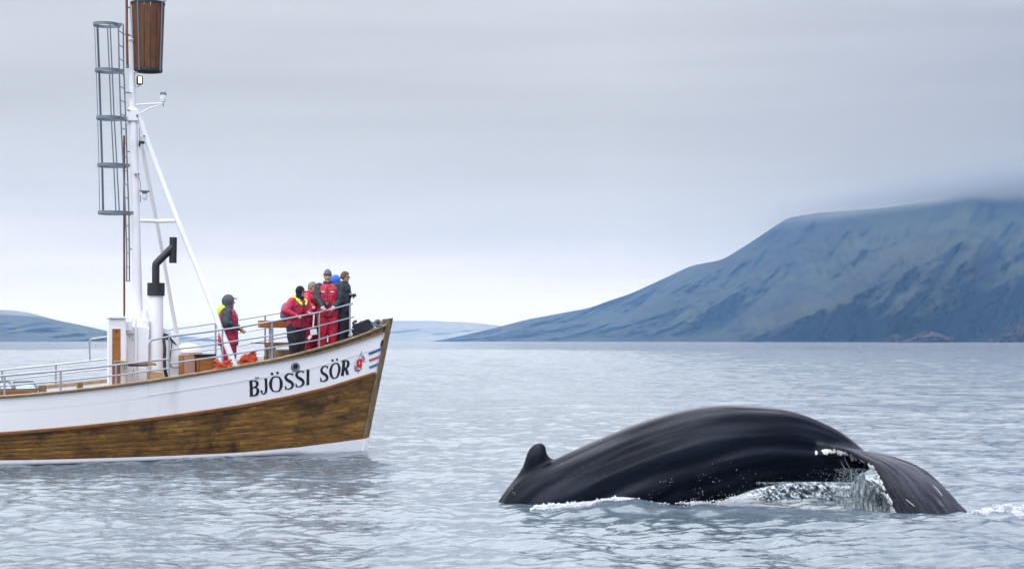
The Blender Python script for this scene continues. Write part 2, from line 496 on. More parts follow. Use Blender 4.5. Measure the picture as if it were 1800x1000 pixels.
def sea_stack(cx, w, h, D, seed, label):
    vs = []; n, k = 40, 14
    W = w / F * D / 2; Hh = h / F * D
    for i in range(k + 1):
        t = i / k
        for j in range(n):
            a = 2 * math.pi * j / n
            q = noise.fractal(Vector((math.cos(a) * 1.7 + seed, math.sin(a) * 1.7, t * 1.9)), .8, 2.1, 5, noise_basis='PERLIN_ORIGINAL')
            rad = (1 - t ** 2.2 * .86) * (1 + q * .5)
            top = 1 + .45 * noise.noise(Vector((math.cos(a) * 1.3 + seed * 3, math.sin(a), 0)))
            vs.append((math.cos(a) * W * rad, math.sin(a) * W * .7 * rad, -1 + (Hh + 1) * t * (top if t > .3 else 1 + (top - 1) * t / .3)))
    fs = [(i * n + j, i * n + (j + 1) % n, (i + 1) * n + (j + 1) % n, (i + 1) * n + j) for i in range(k) for j in range(n)]
    fs.append(tuple(k * n + j for j in range(n)))
    o = mesh_obj('sea_stack', vs, fs, stack_mat, smooth=False)
    o.location = ((cx - CX) / F * D, D, 0)
    return tag(o, label, 'rock', 'dark sea stacks at the foot of the mountain')
sea_stack(1572, 34, 13, 3300, 1.0, 'small dark rock in the sea, left of the wide double-humped one')
sea_stack(1634, 76, 17, 3300, 4.0, 'wide low dark rock in the sea under the mountain, middle of three')
sea_stack(1742, 20, 6, 3300, 9.0, 'tiny black skerry barely above the water by the right edge')
sea_stack(1792, 66, 34, 3200, 6.3, 'tallest dark rock in the sea, cut by the right edge of the photo')

# ---------------------------------------------------------------- air
hz = MB().box((0, 7800, 279.5), (26000, 16800, 561)).build('haze', None, smooth=False)
tag(hz, kind='stuff')
m = bpy.data.materials.new('sea_air'); m.use_nodes = True
nt = m.node_tree; nt.nodes.clear()
o_ = N(nt, 'ShaderNodeOutputMaterial'); v_ = N(nt, 'ShaderNodeVolumePrincipled')
v_.inputs['Color'].default_value = (0.26, 0.53, 0.97, 1)
v_.inputs['Absorption Color'].default_value = (1, 1, 1, 1)
v_.inputs['Density'].default_value = 0.60e-4
v_.inputs['Anisotropy'].default_value = 0.0
nt.links.new(v_.outputs[0], o_.inputs['Volume'])
hz.data.materials.append(m)
# ---------------------------------------------------------------- the oak boat, built in its own frame: x forward, y to port, z up
HD = R(20.0)
BO = Vector((-3.42, 39.12, 0.0))
boat = empty('whale_watching_boat', BO, HD)
tag(boat, 'old white and brown oak boat with a tall white mast and a painted name', 'boat')
ch_, sh_ = math.cos(HD), math.sin(HD)
def to_l(w):
    d = Vector(w) - BO
    return Vector((d.x * ch_ + d.y * sh_, -d.x * sh_ + d.y * ch_, d.z))
def to_w(l):
    return Vector((BO.x + l[0] * ch_ - l[1] * sh_, BO.y + l[0] * sh_ + l[1] * ch_, l[2]))
CAM_L = to_l((0, 0, HC))
def ray_l(px, py):
    d = Vector(((px - CX) / F, 1.0, -(py - YH) / F))
    return Vector((d.x * ch_ + d.y * sh_, -d.x * sh_ + d.y * ch_, d.z))
def pl(px, py, yl=0.0):
    """point of the boat's fore-and-aft plane y = yl seen at this pixel"""
    r = ray_l(px, py); t = (yl - CAM_L.y) / r.y
    return CAM_L + r * t
def proj(l):
    w = to_w(l)
    return CX + F * w.x / w.y, YH - F * (w.z - HC) / w.y
def mpp(l):
    return to_w(l).y / F

RAKE = 0.63
def stemx(z): return RAKE * max(-.25, z / 3.0) ** 1 if z > 0 else RAKE * z / 3.0 * .4
LEN = 19.0
def halfb(s, z):
    """half breadth s metres aft of the stem at height z"""
    t = min(1, max(0, z / 3.0))
    B = 2.18 + .26 * t; L = 8.8 - 0.9 * t; p = 1.5 + .12 * t
    if z < 0: B *= 1 + z * .35; L += 1.5
    u = min(1, max(0, s / L))
    b_ = 0.055 + B * (1 - (1 - u) ** p)
    e = max(0, (s - 12.0) / (LEN - 12.0 + .4))
    return b_ * math.sqrt(max(0.02, 1 - e ** 2.6))
# heights read off the photo along the starboard side
C_TOP = [(-400, 716), (-200, 708), (0, 694.5), (60, 690), (107, 685.5), (180, 677.5), (262, 667), (300, 661), (380, 648.5), (440, 637), (480, 630), (520, 620.5), (560, 610), (600, 598), (620, 592), (650, 580.5), (684, 566)]
C_WHT = [(0, 699), (107, 690), (180, 682.5), (262, 672), (300, 666), (380, 653), (440, 642.5), (480, 636.5), (520, 629), (560, 621), (600, 609), (620, 603), (650, 593), (684, 581)]
C_STR = [(0, 762), (110, 753), (213, 742.5), (315, 729.5), (400, 717), (420, 714), (500, 699), (575, 681.5), (662, 654)]
C_BOT = [(0, 808), (110, 806), (213, 803), (300, 800), (420, 794.5), (525, 785), (640, 770)]
def hull_pt(s, z, side=-1, off=0.0):
    x = -s + stemx(z) * math.exp(-s / 2.2)
    return Vector((x, side * (halfb(s, z) + off), z))
def curve_z(s, C):
    z = 1.5
    for _ in range(7):
        w = to_w(hull_pt(s, z)); px = CX + F * w.x / w.y
        py = lerp(C, px)
        z = HC - (py - YH) / F * w.y
    return z
# stations; beyond the left edge of the picture the lines are carried on
ST = [0, .12, .3, .55, .85, 1.2, 1.6, 2.05, 2.5, 3, 3.5, 4, 4.5, 5, 5.5, 6, 6.5, 7, 7.5, 8, 8.5]
LN = {}
for k, C in (('top', C_TOP), ('wht', C_WHT), ('str', C_STR), ('bot', C_BOT)):
    LN[k] = [(s, curve_z(s, C)) for s in ST]
for k in LN:
    v = LN[k]; z85 = v[-1][1]; sl = (v[-1][1] - v[-5][1]) / (v[-1][0] - v[-5][0])
    for s in (10, 11.5, 13, 14.5, 16, 17.5, 18.5, LEN):
        u = s - 8.5
        v.append((s, z85 + sl * u * math.exp(-u / 2.5) + (0.010 * max(0, u - 3) ** 2 if k != 'bot' else 0.0)))
    LN[k] = v
SS = [p[0] for p in LN['top']]
SF = sorted(set([round(x, 3) for x in np.concatenate([np.linspace(0, 1.2, 9), np.linspace(1.2, 8.5, 32), np.linspace(8.5, LEN, 22)])]))
def zl(k, s): return lerp(LN[k], s)
def zdeck(s):
    return zl('top', s) - lerp([(0, .30), (2.0, .42), (4.0, .45), (5.5, .48), (7, .5), (LEN, .5)], s)
def side_at(px, py, side=-1, inset=0.06, bz=None):
    """point above the side (inset from the edge) that is seen at this pixel"""
    lo, hi = 0.0, LEN
    for _ in range(40):
        s = (lo + hi) / 2; z = zl('top', s)
        p = Vector((-s + stemx(z) * math.exp(-s / 2.2), side * max(0.0, halfb(s, z) - inset), z))
        if proj(p)[0] > px: lo = s
        else: hi = s
    w = to_w(p)
    p.z = HC - (py - YH) / F * w.y
    return p

white = simple('white_hull_paint', (0.84, 0.83, 0.81), .45, .03, 1.2, bump=.25, bscale=9, bdist=.006, dirt=(0.55, 0.54, 0.52))
white2 = simple('white_gloss_paint', (0.76, 0.765, 0.78), .35, .04, 3, bump=.1, bscale=20, dirt=(0.5, 0.47, 0.42))
steel = simple('galvanised_steel', (0.36, 0.38, 0.41), .42, .2, 14, metal=.65)
steel_d = simple('dull_blue_grey_steel', (0.16, 0.19, 0.22), .5, .25, 12, metal=.4)
black = simple('black_paint', (0.012, 0.013, 0.016), .5, .3, 10, bump=.1)
dark = simple('dark_recess', (0.01, 0.009, 0.008), .9, .3, 4)
def wood(name, cols, sc=(1.2, 1.2, 9), rough=.5, dark_amt=.5, blotch=1.3, thr=.56, bstr=.5):
    m, nt, b = new_mat(name); co = objco(nt)
    info = N(nt, 'ShaderNodeObjectInfo')
    of = N(nt, 'ShaderNodeVectorMath', operation='SCALE'); of.inputs['Scale'].default_value = 7.0
    cmb = N(nt, 'ShaderNodeCombineXYZ'); nt.links.new(info.outputs['Random'], cmb.inputs[0]); nt.links.new(info.outputs['Random'], cmb.inputs[2])
    nt.links.new(cmb.outputs[0], of.inputs[0])
    ad = N(nt, 'ShaderNodeVectorMath', operation='ADD'); nt.links.new(co, ad.inputs[0]); nt.links.new(of.outputs[0], ad.inputs[1])
    v = ad.outputs[0]
    g = nnoise(nt, nmap(nt, v, sc), 3.0, 6.0, .65, .4)
    g2 = nnoise(nt, nmap(nt, co, (1, 1, 1.9)), blotch, 7.0, .68, .3)
    g3 = nnoise(nt, nmap(nt, v, (sc[0] * .5, sc[1] * .5, sc[2] * .4)), 16.0, 3.0, .6)
    c = nramp(nt, g, [(0.25, cols[0]), (0.45, cols[1]), (0.62, cols[2]), (0.8, cols[3])])
    c = nmix(nt, nmath(nt, 'MULTIPLY', info.outputs['Random'], .3), c, tuple(q * .5 for q in cols[1]))
    dk = nmath(nt, 'MULTIPLY', nmath(nt, 'MULTIPLY', nmath(nt, 'SUBTRACT', nmath(nt, 'MULTIPLY_ADD', nmath(nt, 'SUBTRACT', g, .5), .35, g2), thr), 6.0, clamp=True), dark_amt)
    c = nmix(nt, dk, c, tuple(q * .12 for q in cols[0]))
    sp = nmath(nt, 'MULTIPLY', nmath(nt, 'SUBTRACT', g3, .62), 6.0, clamp=True)
    c = nmix(nt, nmath(nt, 'MULTIPLY', sp, dark_amt), c, tuple(q * .3 for q in cols[0]))
    nt.links.new(c, b.inputs['Base Color'])
    nt.links.new(nmath(nt, 'MULTIPLY_ADD', g, .3, rough - .15), b.inputs['Roughness'])
    nt.links.new(nbump(nt, g, bstr, .006), b.inputs['Normal'])
    b.inputs['Specular IOR Level'].default_value = .35
    return m
hullwood = wood('weathered_hull_oak', ((.055, .027, .008), (.15, .072, .016), (.31, .16, .034), (.50, .30, .085)), (.7, 1.0, 5.0), .5, .82, 1.25, .480)
trim = wood('varnished_rub_rail', ((.12, .045, .013), (.22, .085, .025), (.30, .125, .038), (.38, .18, .06)), (1.5, 1.5, 12), .4, .35)
capw = wood('grey_gold_cap_rail', ((.08, .055, .03), (.25, .17, .09), (.40, .29, .16), (.52, .40, .26)), (2, 2, 20), .55, .8, 3.2, .56)
stemw = wood('stem_oak', ((.06, .038, .018), (.15, .10, .05), (.22, .15, .08), (.30, .22, .13)), (4, 4, 1.2), .55, .5)
teak = wood('orange_teak', ((.16, .055, .012), (.28, .105, .025), (.36, .145, .036), (.44, .20, .06)), (2, 2, 14), .4, .2)
barrelw = wood('barrel_boards', ((.045, .017, .007), (.105, .040, .015), (.15, .062, .024), (.22, .105, .045)), (9, 9, .9), .55, .35)
deckw = wood('deck_planking', ((.10, .07, .04), (.2, .14, .08), (.28, .2, .12), (.33, .25, .16)), (1, 12, 1), .6, .3)

hull = empty('hull', (0, 0, 0)); hull.parent = boat
hull.name = 'hull'
def between(s, ka, kb, f):
    return zl(ka, s) * (1 - f) + zl(kb, s) * f
# inner shell that closes the seams (dark caulking)
def shell(name, zfun, mat, off, parent, sides=(-1, 1)):
    vs, fs = [], []
    K = len(zfun(0))
    for sd in sides:
        b0 = len(vs)
        for s in SF:
            for z in zfun(s): vs.append(hull_pt(s, z, sd, off))
        for i in range(len(SF) - 1):
            for k in range(K - 1):
                a = b0 + i * K + k
                q = (a, a + K, a + K + 1, a + 1)
                fs.append(q if sd < 0 else q[::-1])
    return mesh_obj(name, vs, fs, mat, parent, smooth=True)
seam = simple('caulked_seams', (0.03, 0.024, 0.018), .8, .3, 6)
seamw = simple('painted_seams', (0.62, 0.63, 0.65), .6, .05, 3)
shell('seam_backing', lambda s: [between(s, 'bot', 'str', f) for f in np.linspace(0, 1, 9)], seam, -.014, hull)
shell('seam_backing', lambda s: [between(s, 'str', 'wht', f) for f in np.linspace(0, 1, 7)] , seamw, -.008, hull)
shell('seam_backing', lambda s: [between(s, 'wht', 'top', f) for f in np.linspace(0, 1, 3)], seam, -.014, hull)
def strake(ka, kb, f0, f1, s0, s1, mat, th, gap, parent=hull, name='plank', proud=0.0, rb=.003):
    ss = [s for s in SF if s0 < s < s1]; ss = [s0 + .002] + ss + [s1 - .002]
    for sd in (-1, 1):
        vs, fs = [], []
        for s in ss:
            za, zb = between(s, ka, kb, f0) + gap, between(s, ka, kb, f1) - gap
            if zb < za + .002: zb = za + .002
            bv = min(.006, (zb - za) * .2)
            for z, o in ((za, -th), (za, proud - rb), (za + bv, proud), ((za + zb) / 2, proud + rb * .6), (zb - bv, proud), (zb, proud - rb), (zb, -th)):
                vs.append(hull_pt(s, z, sd, o))
        K = 7
        for i in range(len(ss) - 1):
            for k in range(K - 1):
                a = i * K + k; q = (a, a + K, a + K + 1, a + 1)
                fs.append(q if sd < 0 else q[::-1])
        fs.append(tuple(range(K))); fs.append(tuple((len(ss) - 1) * K + k for k in range(K)))
        mesh_obj(name, vs, fs, mat, parent, smooth=False)
rp = random.Random(3)
NB = 7
for k in range(NB):
    cuts = [0.10] + sorted([rp.uniform(2.6, 4.6), rp.uniform(6.0, 8.0), rp.uniform(10.5, 12.5), rp.uniform(14, 16)]) + [LEN]
    for a_, b_ in zip(cuts[:-1], cuts[1:]):
        strake('bot', 'str', k / NB, (k + 1) / NB, a_, b_, hullwood, .02, .0045, proud=rp.uniform(-.006, .006))
NW = 5
for k in range(NW):
    cuts = [0.10] + sorted([rp.choice((5.15, 5.15, 2.2 + k * .1)), rp.uniform(9.5, 12), rp.uniform(14, 16)]) + [LEN]
    for a_, b_ in zip(cuts[:-1], cuts[1:]):
        strake('str', 'wht', k / NW, (k + 1) / NW, a_, b_, white, .012, .0003, proud=0.003 * (k == NW - 2) + rp.uniform(-.0004, .0004), rb=.0006)
for a_, b_ in ((.1, 2.2), (2.2, 4.4), (4.4, 8.8), (8.8, 13), (13, LEN)):
    strake('wht', 'top', 0.0, .97, a_, b_, stemw if a_ < 4 else capw, .02, .002)
# boot-top and bottom below the boards
bt = shell('boot_top', lambda s: [lerp([(0, 0), (1, 1)], f) * (zl('bot', s) + .06) - .06 for f in np.linspace(0, 1, 5)], white2, .004, hull)
rust = simple('red_brown_antifouling', (0.12, 0.05, 0.035), .7, .3, 3)
shell('bottom', lambda s: [-.9, -.6, -.3, -.056], rust, .004, hull)
# mouldings that run along the side
def moulding(name, zf, h, out, mat, s0=0.1, s1=LEN, parent=hull, inn=.01, top=None):
    ss = [s for s in SF if s0 < s < s1]; ss = [s0] + ss + [s1]
    for sd in (-1, 1):
        vs, fs = [], []
        for s in ss:
            z = zf(s)
            for dz, o in ((-h / 2, -inn), (-h / 2, out * .55), (-h * .28, out), (h * .28, out), (h / 2, out * .55), (h / 2, -inn)):
                vs.append(hull_pt(s, z + dz, sd, o))
        K = 6
        for i in range(len(ss) - 1):
            for k in range(K):
                a = i * K + k; b2 = i * K + (k + 1) % K; q = (a, a + K, b2 + K, b2)
                fs.append(q if sd < 0 else q[::-1])
        fs.append(tuple(range(K))); fs.append(tuple((len(ss) - 1) * K + k for k in range(K)))
        mesh_obj(name, vs, fs, mat, parent)
moulding('rubbing_strake', lambda s: zl('str', s), .078, .035, trim)
moulding('guard_moulding', lambda s: zl('wht', s) + .012, .045, .05, capw)
moulding('cove_line', lambda s: between(s, 'str', 'wht', .60 if s > 9 else .66), .014, .012, white2, s0=.12, s1=5.2)
# cap rail: a plank lying on the bulwark, in lengths
for a_, b_ in ((.06, 1.9), (1.9, 4.1), (4.1, 6.6), (6.6, 9.4), (9.4, 13), (13, LEN)):
    for sd in (-1, 1):
        ss = [a_ + .003] + [s for s in SF if a_ < s < b_] + [b_ - .003]; vs = []; fs = []
        for s in ss:
            z = zl('top', s)
            for dz, o in ((-.05, .045), (-.03, .06), (-.008, .06), (0, .045), (0, -.16), (-.05, -.17)):
                q = hull_pt(s, z, sd, 0); bb = abs(q.y) + o
                vs.append(Vector((q.x, sd * max(.012, bb), z + dz)))
        K = 6
        for i in range(len(ss) - 1):
            for k in range(K):
                a = i * K + k; b2 = i * K + (k + 1) % K; q = (a, a + K, b2 + K, b2)
                fs.append(q if sd < 0 else q[::-1])
        fs.append(tuple(range(K))); fs.append(tuple((len(ss) - 1) * K + k for k in range(K)))
        mesh_obj('cap_plank', vs, fs, capw, hull)
# stem post
vs = []; fs = []
zs = np.linspace(.30, 3.04, 16)
for z in zs:
    x0 = stemx(z)
    w = .075
    for dx, y in ((-.16, -w * 1.0), (-.02, -w), (.075, -w * .5), (.075, w * .5), (-.02, w), (-.16, w)):
        vs.append(Vector((x0 + dx, y, z + (dx + .1) * .12)))
K = 6
for i in range(len(zs) - 1):
    for k in range(K): fs.append((i * K + k, i * K + (k + 1) % K, (i + 1) * K + (k + 1) % K, (i + 1) * K + k))
fs.append(tuple(range(K))[::-1]); fs.append(tuple((len(zs) - 1) * K + k for k in range(K)))
mesh_obj('stem_post', vs, fs, stemw, hull)
MB().add([Vector((stemx(z) + dx, y, z)) for z in (-.9, -.3, .0, .297) for dx, y in ((-.18, -.078), (-.01, -.076), (.072, -.034), (.072, .034), (-.01, .076), (-.18, .078))],
         [(i * 6 + k, i * 6 + (k + 1) % 6, (i + 1) * 6 + (k + 1) % 6, (i + 1) * 6 + k) for i in range(3) for k in range(6)] + [tuple(range(6)), tuple(18 + k for k in range(6))]).build('stem_foot', white2, hull, smooth=False)
# inner bulwark and deck
innw = simple('white_inner_bulwark', (0.66, 0.67, 0.68), .6, .06, 3, dirt=(.35, .33, .3))
vs = []; fs = []
for sd in (-1, 1):
    b0 = len(vs)
    for s in SF:
        for z in (zdeck(s), zl('top', s) - .051): vs.append(hull_pt(s, z, sd, -.12 if halfb(s, z) > .2 else -halfb(s, z) * .8))
    for i in range(len(SF) - 1):
        a = b0 + i * 2; fs.append((a, a + 1, a + 3, a + 2))
mesh_obj('inner_bulwark', vs, fs, innw, boat)
vs = []; fs = []
for s in SF:
    z = zdeck(s)
    for y in (-1, -.5, 0, .5, 1):
        p = hull_pt(s, z, 1, -.10); vs.append(Vector((p.x, p.y * y if p.y > 0 else 0, z + .04 * (1 - y * y))))
for i in range(len(SF) - 1):
    for k in range(4): fs.append((i * 5 + k, i * 5 + k + 1, (i + 1) * 5 + k + 1, (i + 1) * 5 + k))
mesh_obj('deck', vs, fs, deckw, boat)
tr = MB(); e_ = [hull_pt(LEN, z, sd) for sd, zz in ((-1, (-.9, 0, zl('str', LEN), zl('top', LEN))), (1, (zl('top', LEN), zl('str', LEN), 0, -.9))) for z in zz]
tr.prism(e_, (-.06, 0, 0)).build('transom', hullwood, hull, smooth=False)

# ---- things painted or fixed on the starboard bow
hv, hf = [], []
zz = lambda s: [zl('bot', s) * (1 - f) + zl('top', s) * f for f in np.linspace(0, 1, 40)]
fine = np.linspace(0.02, 9, 160)
for s in fine:
    for z in zz(s): hv.append(hull_pt(s, z, -1, .0045))
for i in range(len(fine) - 1):
    for k in range(39): a = i * 40 + k; hf.append((a, a + 40, a + 41, a + 1))
HULL_BVH = BVHTree.FromPolygons(hv, hf)
def on_hull(px, py, off=.003):
    r = ray_l(px, py).normalized()
    loc, nor, _, _ = HULL_BVH.ray_cast(CAM_L, r)
    if loc is None: return None
    if nor.dot(r) > 0: nor = -nor
    return loc + nor * off
def stroke(mb, pts, wid, n=10, off=.005, slant=None):
    """a brush stroke in photo coordinates laid on the planking; wid: width at each point"""
    P = smooth_pts([(p[0], p[1], w) for p, w in zip(pts, wid)], n)
    vs = []; L = len(P)
    for i, p in enumerate(P):
        t = P[min(i + 1, L - 1)] - P[max(i - 1, 0)]; t.z = 0
        t.normalize(); nx, ny = -t.y, t.x
        for sgn in (-1, 1):
            for o in (off, -.004):
                vs.append(on_hull(p.x + sgn * nx * p.z / 2, p.y + sgn * ny * p.z / 2, o))
    if any(v is None for v in vs): return
    fs = []
    for i in range(L - 1):
        a = i * 4; fs += [(a, a + 4, a + 6, a + 2), (a, a + 1, a + 5, a + 4), (a + 2, a + 6, a + 7, a + 3)]
    fs += [(0, 2, 3, 1), (4 * L - 4, 4 * L - 3, 4 * L - 1, 4 * L - 2)]
    mb.add(vs, fs)
def disc(mb, cx, cy, rx, ry, off=.005, n=14):
    c = on_hull(cx, cy, off); ring = [on_hull(cx + rx * math.cos(a), cy + ry * math.sin(a), off) for a in np.linspace(0, 2 * math.pi, n, False)]
    low = [on_hull(cx + rx * math.cos(a), cy + ry * math.sin(a), -.004) for a in np.linspace(0, 2 * math.pi, n, False)]
    if c is None or None in ring: return
    mb.add([c] + ring + low, [(0, 1 + k, 1 + (k + 1) % n) for k in range(n)] + [(1 + k, 1 + n + k, 1 + n + (k + 1) % n, 1 + (k + 1) % n) for k in range(n)])
ink = simple('black_sign_paint', (0.008, 0.010, 0.016), .4, .2, 8)
def z1(x, y): return (430 + x / 12.5, 630 + y / 12.5)      # from two enlarged crops of the bow
def z2(x, y): return (550 + x / 10.0, 590 + y / 10.0)
def letter(strokes, f, sc):
    mb = MB()
    for pts, w in strokes:
        stroke(mb, [f(*p) for p in pts], [q * 1.14 / sc for q in w])
    return mb
def glyph(nm, strokes, f, sc, dots=()):
    mb = letter(strokes, f, sc)
    for x, y, r_ in dots: disc(mb, *f(x, y), r_ / sc, r_ / sc * 1.02)
    mb.build('painted_letter', ink, hull, smooth=False)
TK, TN = 56, 16
glyph('B', [([(135, 480), (145, 640), (150, 800)], [TK, TK, TK]), ([(100, 486), (190, 475), (262, 500), (278, 545), (255, 600), (165, 632)], [16, 20, 40, 52, 34, 14]),
            ([(165, 636), (255, 632), (290, 685), (275, 760), (215, 800), (110, 812)], [14, 26, 54, 50, 26, 18])], z1, 12.5)
glyph('J', [([(425, 440), (462, 432), (495, 436)], [14, 16, 14]), ([(468, 432), (472, 560), (474, 680), (450, 745), (405, 765), (370, 740)], [46, 46, 46, 34, 22, 22]), ([(352, 715), (372, 712), (385, 722)], [40, 50, 40])], z1, 12.5)
glyph('O', [([(690, 385), (620, 410), (575, 500), (575, 600), (615, 690), (690, 712), (760, 690), (800, 600), (800, 500), (765, 410), (690, 385)],
             [18, 30, 54, 54, 30, 18, 30, 54, 54, 30, 18])], z1, 12.5, dots=((602, 325, 30), (722, 305, 30)))
glyph('S', [([(1060, 316), (1050, 360)], [14, 26]), ([(1056, 345), (1010, 322), (945, 335), (900, 392), (925, 450), (985, 485), (1045, 535), (1055, 590), (1010, 645), (950, 658), (900, 640)], [18, 20, 30, 44, 52, 58, 54, 44, 26, 18, 14]),
            ([(888, 590), (905, 630), (900, 672)], [14, 26, 14])], z1, 12.5)
glyph('S', [([(1296, 262), (1288, 305)], [14, 26]), ([(1292, 290), (1250, 268), (1185, 280), (1140, 335), (1165, 395), (1225, 432), (1280, 480), (1288, 540), (1240, 592), (1180, 606), (1135, 590)], [18, 20, 30, 44, 52, 58, 54, 44, 26, 18, 14]),
            ([(1122, 540), (1138, 580), (1132, 620)], [14, 26, 14])], z1, 12.5)
glyph('I', [([(1360, 250), (1392, 243), (1422, 240)], [14, 16, 14]), ([(1392, 243), (1390, 400), (1390, 560)], [52, 50, 52]), ([(1350, 568), (1390, 560), (1418, 556)], [14, 16, 14])], z1, 12.5)
glyph('S', [([(262, 518), (252, 560)], [10, 22]), ([(258, 545), (215, 525), (170, 548), (150, 600), (172, 645), (220, 675), (250, 715), (245, 755), (205, 785), (165, 790), (138, 775)], [12, 15, 24, 34, 40, 42, 38, 32, 20, 14, 12]),
            ([(130, 725), (142, 765), (134, 800)], [10, 20, 10])], z2, 10)
glyph('O', [([(395, 475), (345, 505), (312, 590), (320, 680), (355, 732), (390, 735), (430, 705), (462, 610), (462, 540), (435, 480), (395, 475)],
             [13, 24, 38, 38, 24, 13, 24, 36, 36, 22, 13])], z2, 10, dots=((345, 425, 22), (422, 408, 20)))
glyph('R', [([(545, 438), (535, 560), (515, 695)], [44, 44, 44]), ([(505, 440), (575, 425), (618, 450), (618, 510), (590, 555), (545, 575)], [14, 20, 36, 38, 26, 14]),
            ([(555, 560), (590, 600), (608, 668)], [26, 42, 40]), ([(585, 672), (635, 662)], [16, 12])], z2, 10)
# company mark: red wind-blown disc in a ring of blue ticks
red = simple('red_sign_paint', (0.55, 0.02, 0.04), .45, .15, 8)
blue = simple('blue_sign_paint', (0.035, 0.11, 0.26), .5, .2, 6)
blue2 = simple('faded_blue_paint', (0.09, 0.18, 0.30), .5, .2, 6)
redf = simple('faded_red_paint', (0.45, 0.10, 0.12), .5, .2, 6)
mb = MB()
stroke(mb, [z2(840, 395), z2(805, 425), z2(785, 480), z2(820, 530), z2(850, 560)], [1.0, 3.6, 4.4, 4.2, 1.6])
stroke(mb, [z2(850, 400), z2(840, 460), z2(848, 500), z2(842, 560)], [2, 3, 3.4, 1.2])
for y, x0, x1 in ((385, 860, 910), (412, 860, 908), (440, 850, 900), (520, 740, 800), (545, 738, 805), (572, 735, 800)):
    stroke(mb, [z2(x0, y + 5), z2((x0 + x1) / 2, y), z2(x1, y - 6)], [1.4, 1.6, 1.0])
mb.build('emblem', red, hull, smooth=False)
mb = MB()
for k in range(16):
    a = 2 * math.pi * k / 16 + .1
    cx_, cy_ = 820, 480
    if 0.0 < a < 0.5: continue
    ex, ey = math.cos(a), math.sin(a)
    sk = lambda r_: z2(cx_ + ex * r_ * .80 - ey * r_ * .28, cy_ + ey * r_ * 1.1)
    stroke(mb, [sk(100), sk(112), sk(124)], [1.3, 1.2, .6], 3)
stroke(mb, [z2(740, 605), z2(790, 600), z2(835, 590)], [1.8, 2.0, 1.4], 4)
stroke(mb, [z2(850, 355), z2(875, 350), z2(895, 345)], [1.4, 1.8, 1.4], 4)
stroke(mb, [z2(835, 330), z2(848, 300), z2(856, 262)], [2.6, 2.0, .5], 4)
stroke(mb, [z2(795, 600), z2(795, 625), z2(793, 650)], [1.6, 1.2, .5], 4)
mb.build('emblem_ticks', blue, hull, smooth=False)
for (xa, ya, xb, yb, w_, mt_) in ((982, 312, 1216, 215, 4.4, blue), (990, 430, 1185, 350, 4.2, redf), (990, 552, 1172, 475, 4.6, blue2)):
    mb = MB(); stroke(mb, [z2(xa, ya), z2((xa + xb) / 2, (ya + yb) / 2 + 4), z2(xb, yb)], [w_, w_, w_ * .85], 8); mb.build('painted_stripe', mt_, hull, smooth=False)
# hawse hole with its ring, draught plate, slot near the stem
def hull_frame(px, py):
    p = on_hull(px, py, 0); u = (on_hull(px + 2, py, 0) - p).normalized(); v = Vector((0, 0, 1)); n_ = u.cross(v).normalized()
    if n_.y > 0: n_ = -n_
    return p, u, v, n_
p, u, v, n_ = hull_frame(518.8, 644)
rim = MB(); rim.tube([p + n_ * .012 + (u * math.cos(a) * 1.12 + v * math.sin(a)) * .078 for a in np.linspace(0, 2 * math.pi, 20, False)], .024, 8, closed=True)
rim.build('hawse_ring', steel_d, hull)
h2 = MB(); h2.lathe(p - n_ * .02, [(.062, 0), (.062, .025), (.045, .03), (.02, .028)], 16, n_); h2.build('hawse_plug', black, hull)
p, u, v, n_ = hull_frame(451.5, 663)
MB().box(p + n_ * .008, (.10, .02, .045), Matrix((u, n_, v)).transposed(), .004).build('draught_plate', steel, hull)
mb = MB(); stroke(mb, [z2(1198, 185), z2(1205, 140), z2(1222, 95), z2(1232, 60)], [1.2, 3.4, 3.4, 1.0], 6, off=.009); mb.build('bow_slot', black, hull, smooth=False)
# ---------------------------------------------------------------- rails
def rail_path(pts, side, inset=.08): return [side_at(x, y, side, inset) for x, y in pts]
def rail(name, pts, side, r=.019, parent=boat, mat=steel, inset=.08):
    return MB().tube(rail_path(pts, side, inset), r, 8).build(name, mat, parent)
def post(px, ytop, side, r=.021, inset=.08, extra=0.0, parent=boat):
    a = side_at(px, ytop, side, inset); s = -a.x + .3
    b_ = a.copy(); b_.z = zl('top', max(0, s)) - .01 - extra
    mb = MB().tube([b_, a], r, 8).lathe(b_, [(.05, 0.008), (.05, .022), (.026, .03)], 10)
    return mb.build('rail_post', steel, parent)
TOPF = [(268, 596.5), (300, 590), (360, 583), (420, 574.5), (480, 564), (559, 548.5), (619.5, 533)]
corner = [side_at(262, 633, -1, .08), side_at(262, 605, -1, .08), side_at(262.6, 600, -1, .08), side_at(264.5, 597.5, -1, .08)]
MB().tube(corner + rail_path(TOPF, -1), .021, 8).build('handrail', steel, boat)
rail('guard_rail', [(298, 614), (360, 607), (420, 597.5), (480, 588.7), (520, 581.6), (559, 572.5), (622, 556)], -1, .017)
rail('guard_rail', [(298.5, 638), (360, 629.5), (420, 620), (480, 610), (520, 603.5), (559, 596.5), (621, 577)], -1, .017)
rail('handrail', [(-330, 680), (-150, 673), (0, 660), (100, 651.3), (192, 642), (240, 636.5), (297, 630)], -1, .021)
rail('guard_rail', [(-330, 697), (-150, 690), (0, 677.7), (108, 668.7), (212, 658), (297, 646.5)], -1, .017)
for x, y in ((-230, 676.5), (-110, 669.5), (8, 660), (106.5, 651.3), (204, 641), (297.3, 590.6), (391, 579.5), (478, 564.3), (561, 548), (615, 534.2)): post(x, y, -1)
rail('handrail', [(-330, 668), (-150, 662), (0, 650), (98, 640), (192, 629.5)], 1)
rail('guard_rail', [(-330, 684), (-150, 679), (0, 668), (98, 656.5), (192, 646)], 1, .016)
for x, y in ((-230, 664), (-110, 660), (3.6, 650), (98, 640)): post(x, y, 1)
